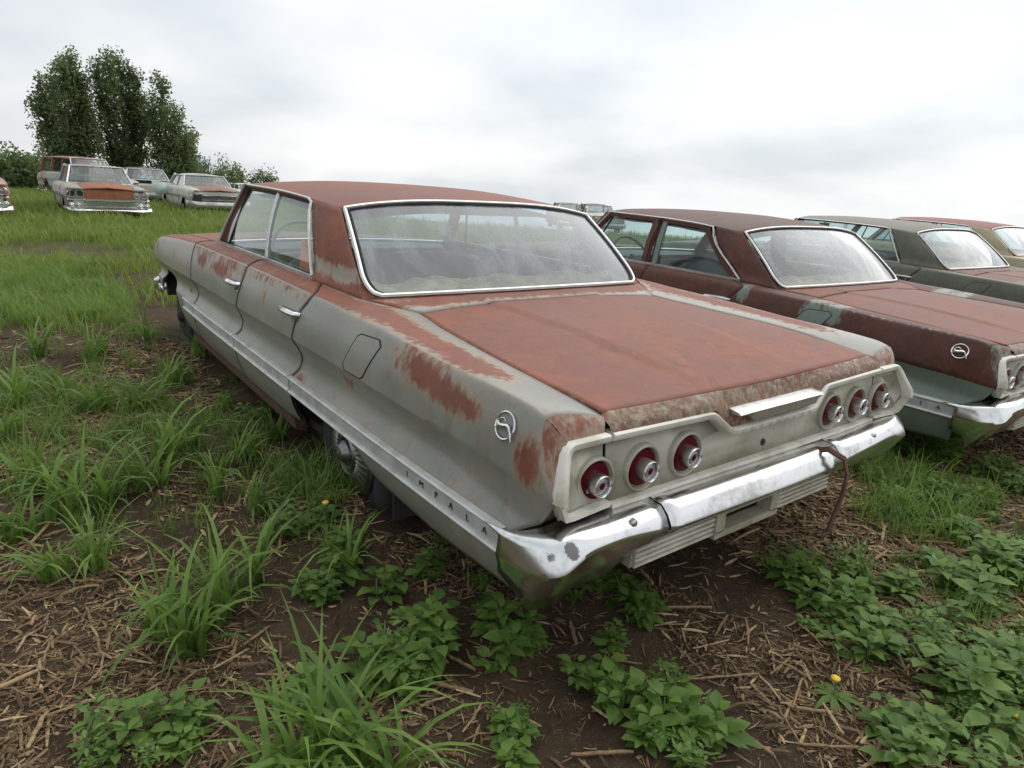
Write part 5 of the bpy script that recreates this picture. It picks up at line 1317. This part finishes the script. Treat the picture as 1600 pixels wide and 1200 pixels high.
    if style == 'a':
        for sd in (-1, 1):
            b = MB(); b.tube([(sd * x_, .0 + .09 * (x_ / .92)**6, lamp_z + .125) for x_ in (.54, .62, .74, .86, .93)], [.02, .03, .03, .03, .015], 6); b.build('lamp_brow', body, root, attrs={'rust': np.full(len(b.v), rust)})
            for x_ in (.70, .85):
                b = MB(); b.lathe([(.058, -.02), (.062, .02), (.05, .03), (.035, .015), (.02, .03), (0, .04)], 18, (sd * x_, -.035, (g0_ + g1_) / 2 - .02), 'y', -1); b.build('parking_lamp', M['chrome'], root, 30)
        b = MB(); b.tube([(x_, -.05 + .08 * (abs(x_) / .9)**4, g1_ + .02) for x_ in np.linspace(-.92, .92, 15)], .026, 6); b.build('grille_trim', M['chrome'], root)
    # bumper
    V = []; pth = [(-.99, .42), (-.985, .12), (-.93, -.02), (-.7, -.10), (-.35, -.13), (0, -.14), (.35, -.13), (.7, -.10), (.93, -.02), (.985, .12), (.99, .42)]
    for x_, y_ in pth:
        up_ = .05 if abs(x_) > .9 else 0; mid_ = (.045 if abs(x_) < .4 else 0) if style == 'a' else 0
        zt_ = (.40 if style == 'a' else .56) + up_ * .6; zl_ = (.295 if style == 'a' else .37) + mid_
        V += [(x_ * .97, y_ + .05, zt_ + .012), (x_, y_, zt_), (x_ * 1.01, y_ - .03, (zt_ + zl_) / 2 + .01), (x_, y_, zl_), (x_ * .97, y_ + .05, zl_ - .01)]
    b = MB(); b.add(V, gridf(len(pth), 5)); b.build('front_bumper', M['chrome'] if style == 'a' else M['chrome_d'], root, 50, .008)
    if style == 'a':
        b = MB(); b.box((0, -.08, .255), (.72, .02, .11)); b.build('splash_pan', M['rustbar'], root, smooth=False)
    return root
R5 = math.radians
old_car('grey finned car with orange-rust hood and twin headlamps facing the camera', 172, 20.6, 0, M['bodyg'], M['bodyg'], M['bodyg'], -.16, .30, 1.15, .55, (-.82, -.635, .635, .82), .775, (.42, .61), 'a', H=1.50, missing=(0, 1))
old_car('pale white hardtop facing the camera with a thick dull bumper, one round headlamp', 345, 24.6, 0, M['bodyw'], M['bodyw'], M['bodyw'], -.14, .22, .70, .35, (-.80, -.60, .62, .80), .72, (.58, .78), 'b', H=1.42, missing=(1,))
rc = old_car('red-roofed pale car half hidden behind the white hardtop', 249, 29.5, R5(2), M['bodyw'], M['bodyw'], M['body2'], -.10, .30, .6, 1.15, (-.80, -.62, .62, .80), .76, (.42, .60), 'b', hood=False, H=1.47)
c = at_range(262, 290, 27.6); V = [(-.42, 0, .52), (.40, .05, .55), (.50, .12, .88), (-.50, .06, .98)]
tag(mk('loose_hood', V, [(0, 1, 2, 3)], M['mint'], None, solid=.02), 'mint green loose hood panel leaning on the red-roofed car', 'car panel')
o = bpy.data.objects['loose_hood']; o.location = (c[0], c[1], float(hgt(c[0], c[1])))
old_car('red-roofed station wagon with teal doors behind the finned grey car', 178, 31.0, R5(15), M['bodyg'], M['bodyt'], M['bodyt'], -.02, .40, .8, 1.1, (-.80, -.62, .62, .80), .76, (.42, .60), 'b', H=1.62, wagon=True, doorm=M['bodyt'], missing=('side',))
old_car('rust-orange car cut off by the left edge, only its bumper corner showing', -66, 19.2, 0, M['bodyg'], M['bodyg'], M['bodyg'], -.10, .6, 1.1, 1., (-.82, -.635, .635, .82), .775, (.42, .61), 'a', H=1.46)
old_car('small white car roof just above the front car windshield', 408, 42., 0, M['bodyw'], M['bodyw'], M['bodyw'], -.22, .1, .2, .1, (-.80, -.62, .62, .80), .76, (.42, .60), 'b', H=1.45)
old_car('distant grey-green car seen over the front car roof edge', 905, 36, R5(-30), M['body3'], M['body3'], M['body3'], -.06, .2, .4, .4, (-.80, -.62, .62, .80), .76, (.42, .60), 'b', H=1.45)
old_car('distant maroon-roofed pale car between the two nearest roofs', 952, 35, R5(-30), M['bodyw'], M['bodyw'], M['body2'], -.10, .2, .3, 1.1, (-.80, -.62, .62, .80), .76, (.42, .60), 'b', H=1.45)
